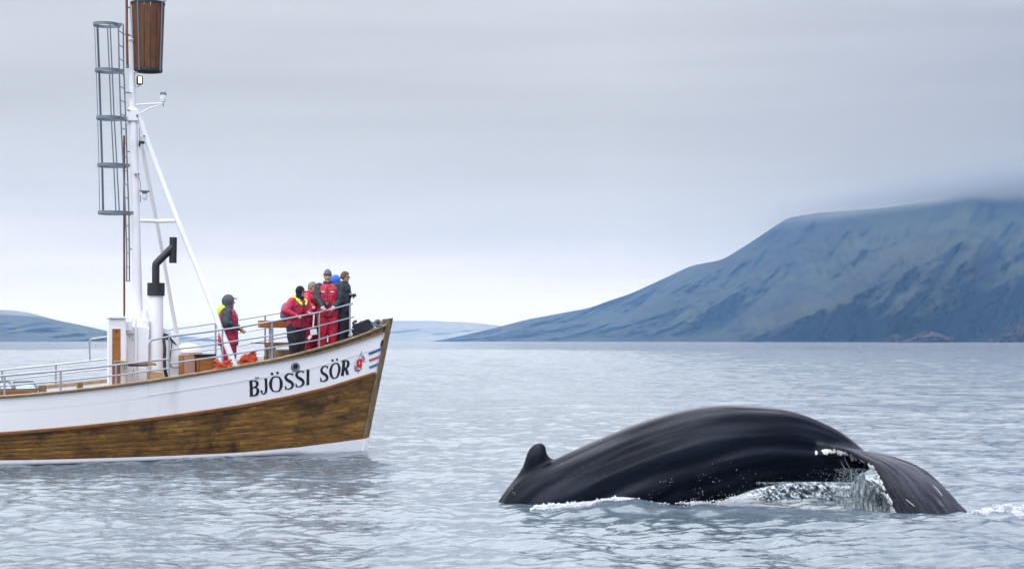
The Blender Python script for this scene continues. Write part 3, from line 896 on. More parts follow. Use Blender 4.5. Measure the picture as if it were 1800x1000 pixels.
c1 = [side_at(158, 633, 1, .08), side_at(157, 602, 1, .08), side_at(158.4, 597, 1, .08), side_at(161.5, 595, 1, .08), side_at(176, 592.8, 1, .08), side_at(191, 590.5, 1, .08), side_at(250, 583.5, 1, .08), side_at(298.5, 578.5, 1, .08), side_at(379, 567, 1, .08), side_at(421, 561, 1, .08), side_at(496, 548.5, 1, .08), side_at(560, 534, 1, .08), side_at(612, 520, 1, .08)]
MB().tube(c1, .019, 8).build('handrail', steel, boat)
rail('guard_rail', [(316, 599), (388, 589), (426, 583), (462, 577), (540, 562), (606, 546)], 1, .015)
rail('guard_rail', [(318, 621), (396, 610), (424, 606), (462, 598), (504, 591), (560, 580), (604, 570)], 1, .015)
for x, y in ((191.5, 590.5), (379, 567), (466, 553.5), (545, 538), (612, 520)): post(x, y, 1)

# ---------------------------------------------------------------- mast, tripod, ladder with its cage
def P0(x, y, yl=0.0): return pl(x, y, yl)
mast = MB()
def pr(px, a=(0, 0)): return px / 2 * mpp(P0(235, 400))
mast.tube([P0(243.5, 668), P0(243, 560), P0(238.5, 386), P0(236.5, 290), P0(234.6, 212)], [pr(17.5), pr(16.5), pr(15.2), pr(14.6), pr(14)], 18)
mast.tube([P0(233.2, 216), P0(232.6, 150), P0(231.8, 128)], [pr(12.2), pr(11.0), pr(10)], 16)
mast.tube([P0(231.8, 130), P0(230.8, 69)], [pr(8.6), pr(7.2)], 14)
mast.tube([P0(230.8, 70), P0(228.2, 20), P0(226.6, -40)], [pr(5.6), pr(5.2), pr(4.6)], 12)
mast.lathe(P0(230.9, 70), [(.055, -.03), (.07, -.01), (.07, .015), (.05, .03)], 14)
mast = mast.build('mast', white2, boat)
hb = MB(); c = P0(232.8, 203)
hb.box(c, (.25, .25, .26), None, .02)
hb.box(P0(243, 207), (.10, .16, .12), None, .01)
hb.box(P0(225, 205), (.16, .08, .04), None, .005).box(P0(225, 216), (.08, .08, .06), None, .01)
hb.lathe(P0(233, 193), [(.11, -.02), (.11, .02), (.085, .04)], 14)
hb.build('masthead_bracket', white2, mast)
fit = MB()
for x, y, w_, h_ in ((241, 203, 3, 4), (220, 203, 3, 2), (253.5, 238.5, 3, 2.5), (238.5, 305.5, 4, 2.5), (244, 305, 4, 1.5), (227, 62, 8, 1.6), (226, 13, 6, 2), (224, 116, 5, 7), (227, 163, 8, 2), (226, 193, 5, 2)):
    m_ = mpp(P0(x, y)); fit.box(P0(x, y, -.12), (w_ * m_, .05, h_ * m_), None, .004)
fit.build('mast_fitting', steel_d, mast)
# stays of the tripod
y_f = 1.15
st = MB().tube([P0(246, 208, -.06), P0(255.8, 240, -.06), P0(283, 312, .0 - .12), P0(308.5, 378, -.3), P0(345, 467, -.55), P0(378, 550, -.8), P0(398, 604, -.95), P0(413.5, 645, -1.05)], [pr(9.5), pr(10), pr(9.4), pr(9), pr(9), pr(9.5), pr(11), pr(12)], 12)
st.build('tripod_stay', white2, boat)
st = MB().tube([P0(247, 238, .05), P0(256, 292, .2), P0(268, 352, .45), P0(276, 392, .6), P0(290, 470, .95), P0(303, 545, 1.25), P0(310, 582, 1.4), P0(317, 640, 1.6)], [pr(5), pr(7.4), pr(8), pr(6.6), pr(7), pr(7.6), pr(8), pr(8)], 12)
st.build('tripod_stay', white2, boat)
MB().tube([P0(245, 387.5, 0), P0(275, 388, .1), P0(309, 387.5, -.25)], [pr(6), pr(6.5), pr(6)], 12).build('tripod_crossbar', white2, boat)
# brown halyard pole, conduit
pole = wood('red_brown_pole', ((.06, .02, .012), (.13, .045, .03), (.2, .08, .05), (.25, .12, .08)), (12, 12, 1), .5, .3)
MB().tube([P0(222.6, -30, -.15), P0(222.9, 60, -.15), P0(224, 112, -.15)], pr(4.6), 10).build('topmast_spar', pole, mast)
MB().tube([P0(218.2, 238, -.2), P0(218.2, 420, -.2), P0(218.6, 578, -.2)], pr(3.6), 10).build('halyard_pole', pole, mast)
# ladder
lad = empty('mast_ladder'); lad.parent = boat
la = [(217.2, 40), (218.2, 123), (219.6, 200), (221, 300), (222, 400), (222.5, 494)]
lb = [(210.5, 90), (211.5, 122), (217, 155), (219.8, 193)]
railA = [P0(x, y, -.32) for x, y in ((208, 42), (209.5, 122), (212.3, 206), (216.5, 290), (220.5, 373), (222.8, 440), (222.5, 494))]
railB = [P0(x, y, .02) for x, y in ((216.5, 42), (217.5, 122), (221, 206), (223.5, 290), (226.5, 373), (227.3, 440), (227.6, 494))]
MB().tube(railA, .016, 6).build('ladder_rail', steel_d, lad)
MB().tube(railB, .016, 6).build('ladder_rail', steel_d, lad)
def along(path, z):
    for a, b_ in zip(path[:-1], path[1:]):
        if (a.z - z) * (b_.z - z) <= 0: return a.lerp(b_, (z - a.z) / (b_.z - a.z))
    return path[-1].copy()
z = railA[-1].z + .02
while z < railA[0].z:
    MB().tube([along(railA, z), along(railB, z)], .011, 6).build('rung', steel_d, lad); z += .30
for x, y in ((231, 437, ), (229, 266), (224, 60), (226, 162)):
    a = P0(x, y); q = along(railB, a.z); MB().tube([q, Vector((a.x + .05, 0, a.z))], .014, 6).build('ladder_bracket', steel_d, lad)
# cage: five flat hoops and three upright bars
cage = empty('ladder_cage'); cage.parent = boat
HOOPS = [(42, 163.5, 208), (123, 166.5, 212), (206.5, 169, 216), (289.5, 171, 222), (373, 172, 228)]
bars = {k: [] for k in range(4)}
for y, xa, xb in HOOPS:
    b0 = P0(xb, y, -.10); a0 = P0(xa, y, -.10); rad = (b0.x - a0.x) * .5
    cx_, cy_, zc = a0.x + rad, -.12, a0.z
    pts = []
    for k in range(25):
        an = R(-62) + R(304) * k / 24 + R(-180) + R(62) - R(0)
        pts.append(Vector((cx_ - rad * math.cos(R(-150) + R(300) * k / 24), cy_ + rad * .92 * math.sin(R(-150) + R(300) * k / 24), zc)))
    pts = [Vector((b0.x + .06, pts[0].y, zc))] + pts + [Vector((b0.x + .06, pts[-1].y, zc))]
    h = .033; mb = MB(); vs = []
    for i, p in enumerate(pts):
        t = (pts[min(i + 1, len(pts) - 1)] - pts[max(i - 1, 0)]).normalized(); n_ = Vector((-t.y, t.x, 0)) * .005
        vs += [p + n_ + Vector((0, 0, h)), p - n_ + Vector((0, 0, h)), p - n_ - Vector((0, 0, h)), p + n_ - Vector((0, 0, h))]
    mb.add(vs, [(i * 4 + k, i * 4 + (k + 1) % 4, i * 4 + 4 + (k + 1) % 4, i * 4 + 4 + k) for i in range(len(pts) - 1) for k in range(4)] + [(0, 1, 2, 3), tuple(len(vs) - 4 + k for k in range(4))])
    mb.build('cage_hoop', steel_d, cage, smooth=False)
    for k, an in enumerate((-104, -16, 52, 104)):
        bars[k].append(Vector((cx_ - (rad - .012) * math.cos(R(an)), cy_ + (rad - .012) * .92 * math.sin(R(an)), zc)))
for k in range(4):
    vs = []
    an = R((-104, -16, 52, 104)[k])
    t = Vector((math.sin(an), math.cos(an), 0)) * (.014, .012, .030, .014)[k]; n_ = Vector((-math.cos(an), math.sin(an), 0)) * .004
    for p in bars[k]: vs += [p + t + n_, p - t + n_, p - t - n_, p + t - n_]
    MB().add(vs, [(i * 4 + j, i * 4 + (j + 1) % 4, i * 4 + 4 + (j + 1) % 4, i * 4 + 4 + j) for i in range(len(bars[k]) - 1) for j in range(4)] + [(0, 1, 2, 3), tuple(len(vs) - 4 + j for j in range(4))]).build('cage_bar', steel_d, cage, smooth=False)

# ---------------------------------------------------------------- crow's nest
nest = empty('crows_nest'); nest.parent = boat
zt_, zb_ = P0(262, 4).z, P0(262, 126).z
ct, cb_ = P0(260.5, 5), P0(260.5, 127)
rt, rb = pr(58), pr(49)
cxm = (P0(260.5, 65)).x
NS = 16
for k in range(NS):
    a0, a1 = 2 * math.pi * (k + .04) / NS, 2 * math.pi * (k + .96) / NS
    vs = []
    for (z, rr) in ((zb_, rb * 1.0), (zt_, rt * 1.0)):
        for a in (a0, a1):
            for th in (0, .024):
                vs.append(Vector((cxm + (rr - th) * math.cos(a), (rr - th) * math.sin(a), z)))
    MB().add(vs, [(0, 2, 6, 4), (1, 5, 7, 3), (0, 4, 5, 1), (2, 3, 7, 6), (4, 6, 7, 5), (0, 1, 3, 2)]).build('board', barrelw, nest, smooth=False)
for z, rr, hh in ((zt_ - .03, rt, .05), (zb_ + .03, rb, .05)):
    mb = MB(); n = 32; vs = []
    for k in range(n):
        a = 2 * math.pi * k / n
        for r_, dz in ((rr + .008, -hh / 2), (rr + .008, hh / 2), (rr - .002, hh / 2), (rr - .002, -hh / 2)): vs.append(Vector((cxm + r_ * math.cos(a), r_ * math.sin(a), z + dz)))
    mb.add(vs, [(k * 4 + j, k * 4 + (j + 1) % 4, ((k + 1) % n) * 4 + (j + 1) % 4, ((k + 1) % n) * 4 + j) for k in range(n) for j in range(4)]).build('band', black, nest, smooth=False)
MB().lathe((cxm, 0, zb_), [(rb - .03, .0), (rb - .03, .04)], 24).build('floor', dark, nest)
for k in (1, 14, 10, 6):
    a = 2 * math.pi * k / NS
    MB().tube([Vector((cxm + (rb + .012) * math.cos(a), (rb + .012) * math.sin(a), zb_)), Vector((cxm + (rt + .012) * math.cos(a), (rt + .012) * math.sin(a), zt_))], .016, 6).build('corner_strip', steel_d, nest)
MB().tube([P0(278, 12, -.25), P0(279, 1, -.25), P0(291, 2, -.1), P0(296, -8, .0)], .012, 6).tube([P0(284, 8, -.2), P0(290, -1, -.1)], .012, 6).build('hook', steel_d, nest)
for yv in (2, 126): MB().box(P0(236, yv, 0), (.14, .10, .03), None, .004).build('nest_bracket', white2, nest)

# floodlight (lit, warm), anchor light on its arm
warm = bpy.data.materials.new('lit_lamp_glass'); warm.use_nodes = True
wb = warm.node_tree.nodes['Principled BSDF']; wb.inputs['Base Color'].default_value = (.9, .75, .55, 1); wb.inputs['Emission Color'].default_value = (1, .78, .5, 1); wb.inputs['Emission Strength'].default_value = .9
fl = empty('floodlight'); fl.parent = boat
c = P0(245.5, 141, -.12)
MB().box(c, (.13, .12, .19), None, .02).build('housing', black, fl)
MB().box(c + Vector((.0, -.064, 0)), (.075, .012, .145), None, .004).build('lens', warm, fl)
MB().tube([P0(238, 151, -.05), P0(243, 152, -.1), P0(245.5, 149, -.12)], .012, 6).tube([P0(245, 132, -.12), P0(236, 130, 0)], .008, 6).build('bracket', steel, fl)
gl = empty('anchor_light'); gl.parent = boat
MB().tube([P0(236, 184), P0(262, 182.8), P0(288.5, 181)], .02, 8).tube([P0(243, 200), P0(262, 190.5), P0(285, 182.5)], .014, 8).build('arm', white2, gl)
clear = simple('frosted_lamp_glass', (.75, .78, .8), .15, .05, 5)
q = P0(287, 176); MB().lathe(q, [(.05, -.03), (.06, 0), (.072, .05), (.068, .12), (.05, .13)], 12).build('glass', clear, gl)
MB().lathe(q, [(.072, .118), (.075, .135), (.06, .18), (.02, .19)], 12).tube([q + Vector((0, 0, -.13)), q + Vector((0, 0, -.02))], .012, 6).build('cap', steel_d, gl)
dl = empty('deck_light'); dl.parent = boat
q = P0(254.5, 338, -.1)
MB().box(q + Vector((0, 0, .03)), (.19, .14, .035), None, .006).box(q - Vector((0, 0, .0)), (.10, .10, .05), None, .006).tube([P0(245, 334), q], .012, 6).build('bracket', steel_d, dl)
MB().lathe(q - Vector((0, 0, .17)), [(.02, .0), (.05, .03), (.06, .13)], 12).build('glass', clear, dl)
cab = MB().tube([P0(245, 225, -.1), P0(246, 262, -.12)], .006, 5).tube([P0(243, 306, -.1), P0(247, 322, -.12), P0(247.5, 335, -.12)], .006, 5).tube([P0(247, 342, -.12), P0(247, 355, -.1)], .007, 5)
cab.box(P0(249.5, 250, -.12), (.11, .06, .06), None, .01).box(P0(245.3, 252, -.12), (.04, .05, .13), None, .01).build('lamp_cable', black, mast)

# ---------------------------------------------------------------- exhaust stack
ex = empty('exhaust_stack'); ex.parent = boat
YX = -.35
MB().tube([P0(275, 672, YX), P0(274.6, 519, YX)], pr(24), 24).lathe(P0(274.6, 524, YX), [(pr(23), -.02), (pr(24.6), -.015), (pr(24.6), .03)], 24).build('casing', white2, ex)
MB().tube([P0(274.2, 519, YX), P0(274.2, 496.5, YX)], pr(30.5), 24).build('collar', black, ex, angle=30)
MB().tube([P0(273.8, 498, YX), P0(273.8, 466, YX), P0(274.5, 463, YX), P0(277, 460, YX), P0(304, 433, YX)], pr(13.2), 16).build('pipe', black, ex, angle=50)
MB().tube([P0(303.8, 461.5, YX), P0(304.6, 416.5, YX)][::-1], pr(13.2), 16).build('outlet_pipe', black, ex, angle=30)
MB().tube([P0(252, 523.5, -.1), P0(288, 523.5, YX - .02)], .012, 6).tube([P0(252, 521, -.1), P0(263, 521, -.2)], .01, 6).build('stay_band', white2, ex)

# ---------------------------------------------------------------- deckhouse, lockers, gear
def lbox(name, x0, x1, y0, y1, ynear, depth, mat, parent, bev=.01, zextra=0.0):
    """box whose near face at lateral ynear fills the photo rectangle x0..x1, y0..y1"""
    xm, ym = (x0 + x1) / 2, (y0 + y1) / 2
    a, b_ = pl(x0, ym, ynear), pl(x1, ym, ynear); t, u_ = pl(xm, y0, ynear), pl(xm, y1, ynear)
    return MB().box(((a.x + b_.x) / 2, ynear + depth / 2, (t.z + u_.z) / 2 - zextra / 2), (b_.x - a.x, depth, t.z - u_.z + zextra), None, bev).build(name, mat, parent)
ho = empty('deckhouse'); ho.parent = boat
cream = simple('cream_white_paint', (0.68, 0.68, 0.70), .5, .05, 3, dirt=(.42, .38, .32))
lbox('wall_panel', 192.5, 196.5, 558, 676, -.95, .06, cream, ho, .004, .1)
lbox('wall_panel', 213, 221, 558, 676, -.95, .06, cream, ho, .004, .1)
lbox('lintel', 196.5, 213, 558, 572, -.95, .06, cream, ho, .004)
lbox('roof', 191, 221, 555, 559, -1.0, .5, cream, ho, .008)
lbox('side_wall', 191.6, 193.4, 559, 676, -.95, .35, cream, ho, .004, .1)
lbox('back_wall', 197, 218, 562, 676, .1, .05, cream, ho, .004, .1)
dr = lbox('door', 197.5, 212, 577, 676, -.91, .04, teak, ho, .006, .1)
lbox('door_hinge', 204, 206, 579, 584, -.93, .02, black, dr, .003)
mh = empty('mast_housing'); mh.parent = boat
lbox('casing', 221, 262, 572, 676, -.55, .95, white2, mh, .03, .1)
lbox('casing', 249, 262, 560, 573, -.5, .5, white2, mh, .02)
lbox('winch_box', 218.5, 233, 562.5, 581, -.72, .2, white2, mh, .015)
lbox('sloping_foot', 222, 235, 581, 585, -.7, .2, white2, mh, .015)
MB().lathe(pl(222.5, 562, -.62), [(.035, 0), (.045, .03), (.03, .08), (.012, .2)], 10).build('vent_cap', white2, mh)
MB().lathe(pl(255, 560, -.3), [(.07, -.02), (.07, .12), (.05, .2)], 12).build('vent_cap', white2, mh)
MB().tube([pl(238.5, 560, -.6), pl(239, 676, -.6)], .03, 8).tube([pl(226, 590, -.6), pl(226, 676, -.6)], .012, 6).tube([pl(218.5, 578, -.6), pl(215.8, 600, -.6)], .005, 5).build('pipe_run', white2, mh)
kn = MB()
for x, y in ((233.6, 562), (227.5, 591), (233, 596)): kn.box(pl(x, y, -.75), (.012, .02, .035), None, .003)
kn.build('latch', black, mh)
bench = empty('plank_shelf'); bench.parent = boat
a, b_ = pl(203, 634, -1.35), pl(275, 638, -1.25)
MB().prism([a, b_, b_ + Vector((0, .34, .02)), a + Vector((0, .34, .02))], (0, 0, -.045)).build('plank', capw, bench, smooth=False)
MB().prism([pl(222, 639, -1.2), pl(266, 639.5, -1.15), pl(258, 643, -1.15), pl(228, 643, -1.2)], (0, .2, 0)).build('bracket', stemw, bench, smooth=False)
hk = MB()
for x in (218.5, 222, 240, 258): hk.tube([pl(x, 641, -1.2), pl(x + 1, 646, -1.2), pl(x - 1, 648.5, -1.2)], .006, 5)
hk.tube([pl(235, 648, -1.0), pl(232, 664, -1.0)], .005, 5).build('hook', steel_d, bench)
lbox('storage_box', 264, 287, 653, 668, -1.15, .5, simple('pale_plywood', (.42, .27, .13), .6, .2, 4), boat, .01, .1)
# dark hose that hangs from the stack, ventilator cowl and grey-white locker
MB().tube(smooth_pts([pl(287, 590, -.7), pl(289.5, 612, -.75), pl(289, 632, -.75), pl(290.5, 650, -.75), pl(294, 664, -.7)], 5), .034, 8).build('black_hose', black, boat)
vt = empty('ventilator'); vt.parent = boat
MB().prism([pl(286, 575, -.3), pl(298, 580, -.3), pl(314, 604, -.3), pl(318, 612, -.3), pl(318, 664, -.3), pl(287, 672, -.3)], (0, .55, 0)).build('casing', cream, vt, smooth=False)
MB().prism([pl(286, 584, -.31), pl(296, 587, -.31), pl(312, 606, -.31), pl(307, 604, -.31), pl(299, 597, -.31), pl(286, 594.5, -.31)], (0, .008, 0)).build('opening', black, vt, smooth=False)
MB().tube(smooth_pts([pl(297, 596, -.36), pl(302, 600, -.36), pl(299, 640, -.36), pl(312, 645, -.36), pl(317, 642, -.36)], 4), .012, 6).build('cable', black, vt)
raft = MB().lathe(pl(331, 622, .9), [(.30, -.02), (.33, .04), (.30, .14), (.18, .22), (.05, .25)], 18, sx=1.0); raft.build('round_hatch_cover', simple('off_white_plastic', (.66, .66, .64), .5, .05, 3), boat)
# companion locker with a panelled orange side
lk = empty('deck_locker'); lk.parent = boat
yl_ = -.75
lbox('back_body', 319, 344, 623, 662, yl_ + .06, .7, teak, lk, .008, .15)
lbox('side_panel', 324, 343, 626, 662, yl_ + .03, .03, simple('faded_pink_ply', (.33, .19, .14), .6, .2, 5), lk, .004, .1)
lbox('front_body', 346, 378.5, 625, 656, yl_ - .02, .75, teak, lk, .008, .12)
for x0, x1 in ((346, 350.5), (374, 378.5)): lbox('stile', x0, x1, 627, 655, yl_ - .05, .03, trim, lk, .004, .08)
lbox('door_panel', 351, 373.5, 627.5, 654, yl_ - .035, .015, teak, lk, .003, .08)
lbox('lid', 343, 380, 621.3, 624.8, yl_ - .09, .85, black, lk, .006)
# hatch with grating aft, and its teak coaming
ht = empty('skylight'); ht.parent = boat
lbox('coaming', -80, 67, 685, 700, -1.0, 1.8, trim, ht, .01, .1)
for xa, xb in ((0, 24), (27, 66)):
    pa, pb = pl(xa, 684.5, -.95), pl(xb, 683.5, -.95); ta, tb = pl(xa - 3, 671, -.35), pl(xb - 8, 670, -.35)
    fr = MB()
    for q0, q1 in ((pa, pb), (ta, tb), (pa, ta), (pb, tb)): fr.tube([q0, q1], .022, 6)
    fr.build('frame', black, ht)
    MB().add([pa, pb, tb, ta], [(0, 1, 2, 3)]).build('pane', simple('skylight_glass', (.25, .3, .34), .15, .1, 3), ht, smooth=False)
    for f_ in np.linspace(.15, .85, 5): MB().tube([pa.lerp(ta, f_), pb.lerp(tb, f_)], .008, 5).build('bar', steel_d, ht)
lbox('hatch_end', 70, 82, 676, 686, -.9, .3, stemw, ht, .01, .1)
lbox('bitt', 136, 146, 671, 684, .9, .2, stemw, boat, .01, .2)
# bow gear
bw = empty('anchor_winch'); bw.parent = boat
c = pl(634, 577, .0)
MB().box(c - Vector((0, 0, .10)), (.30, .34, .30), None, .03).build('bed', simple('rusty_brown_iron', (.07, .035, .025), .8, .4, 14, bump=.4), bw)
MB().lathe(c + Vector((.05, -.26, .06)), [(.12, 0), (.06, .04), (.05, .14), (.12, .2), (.13, .24)], 16, Vector((0, 1, 0))).build('drum', black, bw)
MB().lathe(c + Vector((-.12, -.24, -.02)), [(.15, 0), (.15, .05), (.06, .06), (.06, .2)], 16, Vector((0, 1, 0))).build('gear', black, bw)
MB().tube(smooth_pts([c + Vector((-.15, -.1, .0)), c + Vector((-.20, -.1, .13)), c + Vector((-.12, -.1, .18))], 4), .028, 8).tube(smooth_pts([c + Vector((.0, -.1, .0)), c + Vector((.05, -.1, .15)), c + Vector((.16, -.1, .19)), c + Vector((.21, -.1, .1))], 4), .03, 8).box(c + Vector((.11, -.12, .14)), (.08, .06, .06), None, .01).build('claw', black, bw)
fa = empty('fairlead'); fa.parent = boat
c = pl(662, 568.5, -.12)
MB().box(c - Vector((0, 0, .035)), (.24, .13, .05), None, .01).lathe(c + Vector((.02, -.05, .02)), [(.085, 0), (.095, .03), (.085, .06)], 14, Vector((0, 1, 0))).box(c + Vector((-.11, 0, .01)), (.06, .1, .10), None, .015).build('casting', steel_d, fa)
MB().lathe(c + Vector((.02, -.056, .02)), [(.04, 0), (.04, .004)], 12, Vector((0, 1, 0))).build('opening', black, fa)
lbox('breasthook', 640, 657, 569.5, 576, -.05, .5, capw, boat, .01)
# white chock and fender blocks beside the rope
# benches on the foredeck
b1 = empty('raised_bench'); b1.parent = boat
a, b_ = pl(457, 568.5, .35), pl(507, 568.5, .35)
MB().box(((a.x + b_.x) / 2, .35 + .12, a.z), (b_.x - a.x, .26, pl(470, 562, .35).z - pl(470, 575, .35).z), None, .012).build('backrest', teak, b1)
MB().tube([pl(476.5, 576, .5), pl(476.5, 633, .5)], .055, 10).build('pedestal', steel, b1)
MB().prism([pl(446, 601, .3), pl(512, 601, .3), pl(512, 604.5, .3), pl(446, 603, .3)], (0, .36, 0)).build('seat', trim, b1, smooth=False)
MB().prism([pl(465, 603, .26), pl(512, 602, .26), pl(512, 607, .26), pl(468, 607, .26)], (0, .1, 0)).build('seat_edge', stemw, b1, smooth=False)
for x, mt_ in ((469.5, stemw), (482, black)): MB().tube([pl(x, 606, .28), pl(x, 638, .28)], .035, 8).build('leg', mt_, b1)
# fore hatch coaming and dark gear behind the rail
lbox('fore_hatch', 486, 548, 613, 626, -.15, .9, stemw, boat, .02, .05)
lbox('gear_box', 441, 464, 624, 640, -.2, .4, cream, boat, .02, .1)
# ---------------------------------------------------------------- humpback whale, arched for a dive
YC = 26.62
whale = empty('humpback_whale', at(1200, 890, YC) - Vector((0, 0, at(1200, 890, YC).z)))
tag(whale, 'black humpback whale arching its back, small hooked dorsal fin on the left, white-edged fluke', 'whale')
WO = whale.location.copy()
SEC = [  # top and bottom of the trunk in the photo, half width in metres
    ((815, 975), (930, 1130), .30), ((845, 930), (975, 1090), .40), ((874, 890), (1010, 1050), .46), ((898, 852), (1040, 1015), .50), ((930, 826), (1068, 985), .54), ((975, 806), (1105, 955), .58), ((1050, 773), (1152, 922), .60),
    ((1125, 742), (1197, 902), .58), ((1200, 720), (1248, 885), .54), ((1260, 711), (1285, 874), .50), ((1315, 711.5), (1322, 860), .46), ((1370, 716), (1366, 850), .42), ((1410, 726), (1402, 846), .37),
    ((1445, 740), (1434, 845), .32), ((1476, 756), (1458, 846), .27), ((1502, 775), (1480, 846), .26), ((1516, 788), (1490, 846), .24), ((1526, 800), (1500, 846), .21)]
T_ = smooth_pts([at(a[0], a[1], YC) for a, b_, w in SEC], 5); B_ = smooth_pts([at(b_[0], b_[1], YC) for a, b_, w in SEC], 5); W_ = smooth_pts([(w, 0, 0) for a, b_, w in SEC], 5)
NA = 40
CEN = []
bv, bf = [], []
for i, (t, b_, w) in enumerate(zip(T_, B_, W_)):
    c = (t + b_) / 2; up = (t - b_) / 2; CEN.append(c)
    fr = i / (len(T_) - 1)
    for k in range(NA):
        a = 2 * math.pi * k / NA
        ca, sa = math.cos(a), math.sin(a)      # a = 0 is the spine
        # trunk: broad back, flanks, a keel below on the tail stock
        wy = sa * (1 - .10 * ca)
        kk = .30 * max(0, fr - .35) / .65
        wy *= 1 - kk * (1 - ca) * .5 * abs(sa) ** .3
        wy = math.copysign(abs(wy) ** (1 - .12 * (1 - fr)), wy)
        bv.append(c + up * ca + Vector((0, -w.x * wy, 0)))
for i in range(len(T_) - 1):
    for k in range(NA):
        k2 = (k + 1) % NA; bf.append((i * NA + k, i * NA + k2, (i + 1) * NA + k2, (i + 1) * NA + k))
bf.append(tuple(range(NA))[::-1]); bf.append(tuple((len(T_) - 1) * NA + k for k in range(NA)))
wm = MB().add(bv, bf)
# dorsal fin
FIN = [(866, 897), (880, 874), (896, 852), (910, 834), (920, 817), (925, 802), (930, 790), (937, 782), (946, 778), (954, 779), (959, 785), (960, 794), (965, 802), (973, 806), (988, 804), (1000, 822), (960, 870), (905, 890)]
fo = smooth_pts([at(x, y, YC) for x, y in FIN], 4)[:-1]
fc = at(940, 845, YC)
n = len(fo); vs = []
for sg in (-1, 1):
    for sc_, th in ((1.0, .024), (.93, .045), (.72, .08), (.4, .11), (.05, .13)):
        for p in fo: vs.append(fc + (p - fc) * sc_ + Vector((0, sg * th, 0)))
fs = []
for sg in (0, 1):
    o_ = sg * 5 * n
    for r_ in range(4):
        for k in range(n):
            q = (o_ + r_ * n + k, o_ + r_ * n + (k + 1) % n, o_ + (r_ + 1) * n + (k + 1) % n, o_ + (r_ + 1) * n + k)
            fs.append(q if sg else q[::-1])
    q = tuple(o_ + 4 * n + k for k in range(n)); fs.append(q if sg else q[::-1])
fs += [(k, (k + 1) % n, 5 * n + (k + 1) % n, 5 * n + k) for k in range(n)]
wm.add(vs, fs)
# tail fluke, bent down into the water: near edge, crown, far edge
EA = smooth_pts([at(x, y, Y) for x, y, Y in ((1425, 789, 26.45), (1450, 787, 26.30), (1478, 790, 26.15), (1502, 799, 26.02), (1525, 815, 25.9), (1543, 838, 25.8), (1554, 862, 25.72), (1567, 887, 25.66), (1582, 915, 25.6), (1600, 950, 25.6))], 6)
EM = smooth_pts([at(x, y, Y) for x, y, Y in ((1440, 790, 26.45), (1468, 788, 26.33), (1498, 791, 26.22), (1526, 803, 26.1), (1558, 818, 25.95), (1585, 842, 25.8), (1607, 868, 25.68), (1628, 896, 25.6), (1645, 925, 25.55), (1660, 955, 25.5))], 6)
EB = smooth_pts([at(x, y, Y) for x, y, Y in ((1455, 795, 27.0), (1490, 793, 27.1), (1520, 793, 27.1), (1555, 799, 26.95), (1598, 811, 26.7), (1634, 830, 26.45), (1662, 855, 26.2), (1686, 880, 26.0), (1708, 905, 25.85), (1728, 935, 25.8))], 6)
NV = 16; g = []
for a, m_, b_ in zip(EA, EM, EB):
    row = []
    for j in range(NV + 1):
        v = j / NV
        p = a * (2 * (v - .5) * (v - 1)) + m_ * (-4 * v * (v - 1)) + b_ * (2 * v * (v - .5))
        row.append(p)
    g.append(row)
def gn(i, j):
    du = g[min(i + 1, len(g) - 1)][j] - g[max(i - 1, 0)][j]; dv = g[i][min(j + 1, NV)] - g[i][max(j - 1, 0)]
    return du.cross(dv).normalized()
vs = []; nu_ = len(g)
for sg in (0, 1):
    for i in range(nu_):
        for j in range(NV + 1):
            nn = gn(i, j)
            th = .02 + .05 * math.sin(math.pi * j / NV) ** .6
            th *= 1 + 1.2 * max(0, 1 - i / 14)
            vs.append(g[i][j] - nn * (th if sg else -0.0) + (nn * th * .3 if not sg else Vector((0, 0, 0))))
fs = []; M_ = NV + 1; o_ = nu_ * M_
for i in range(nu_ - 1):
    for j in range(NV):
        q = (i * M_ + j, (i + 1) * M_ + j, (i + 1) * M_ + j + 1, i * M_ + j + 1)
        fs.append(q); fs.append(tuple(o_ + e for e in q)[::-1])
    for j in (0, NV):
        q = (i * M_ + j, i * M_ + j + o_, (i + 1) * M_ + j + o_, (i + 1) * M_ + j); fs.append(q if j == 0 else q[::-1])
for i in (0, nu_ - 1):
    for j in range(NV):
        q = (i * M_ + j, i * M_ + j + 1, i * M_ + j + 1 + o_, i * M_ + j + o_); fs.append(q if i == 0 else q[::-1])
wm.add(vs, fs)
# blend of stock into fluke
for x, y, Y, r_ in ((1500, 806, 26.62, .18), (1515, 812, 26.75, .16), (1480, 806, 26.55, .18)):
    wm.sphere(at(x, y, Y), r_, 14, 10)
for v in wm.v: v -= WO
raw = wm.build('body', None, None, smooth=False)
def remesh(o, vox, smooth_it=3, fac=.5, mat=None, parent=None, name=None):
    md = o.modifiers.new('r', 'REMESH'); md.mode = 'VOXEL'; md.voxel_size = vox; md.use_smooth_shade = True
    if smooth_it:
        ms = o.modifiers.new('s', 'SMOOTH'); ms.factor = fac; ms.iterations = smooth_it
    dg = bpy.context.evaluated_depsgraph_get()
    me = bpy.data.meshes.new_from_object(o.evaluated_get(dg))
    nm = name or o.name
    bpy.data.objects.remove(o)
    me.name = nm; me.materials.clear()
    if mat: me.materials.append(mat)
    me.shade_smooth()
    return link(bpy.data.objects.new(nm, me), parent)
wb_ = remesh(raw, .026, 4, .6, None, whale, 'body')
me = wb_.data
nvt = len(me.vertices); co = np.empty(nvt * 3, np.float32); me.vertices.foreach_get('co', co); co = co.reshape(-1, 3) + np.array(WO)[None]
nrm = np.empty(nvt * 3, np.float32); me.vertices.foreach_get('normal', nrm); nrm = nrm.reshape(-1, 3)
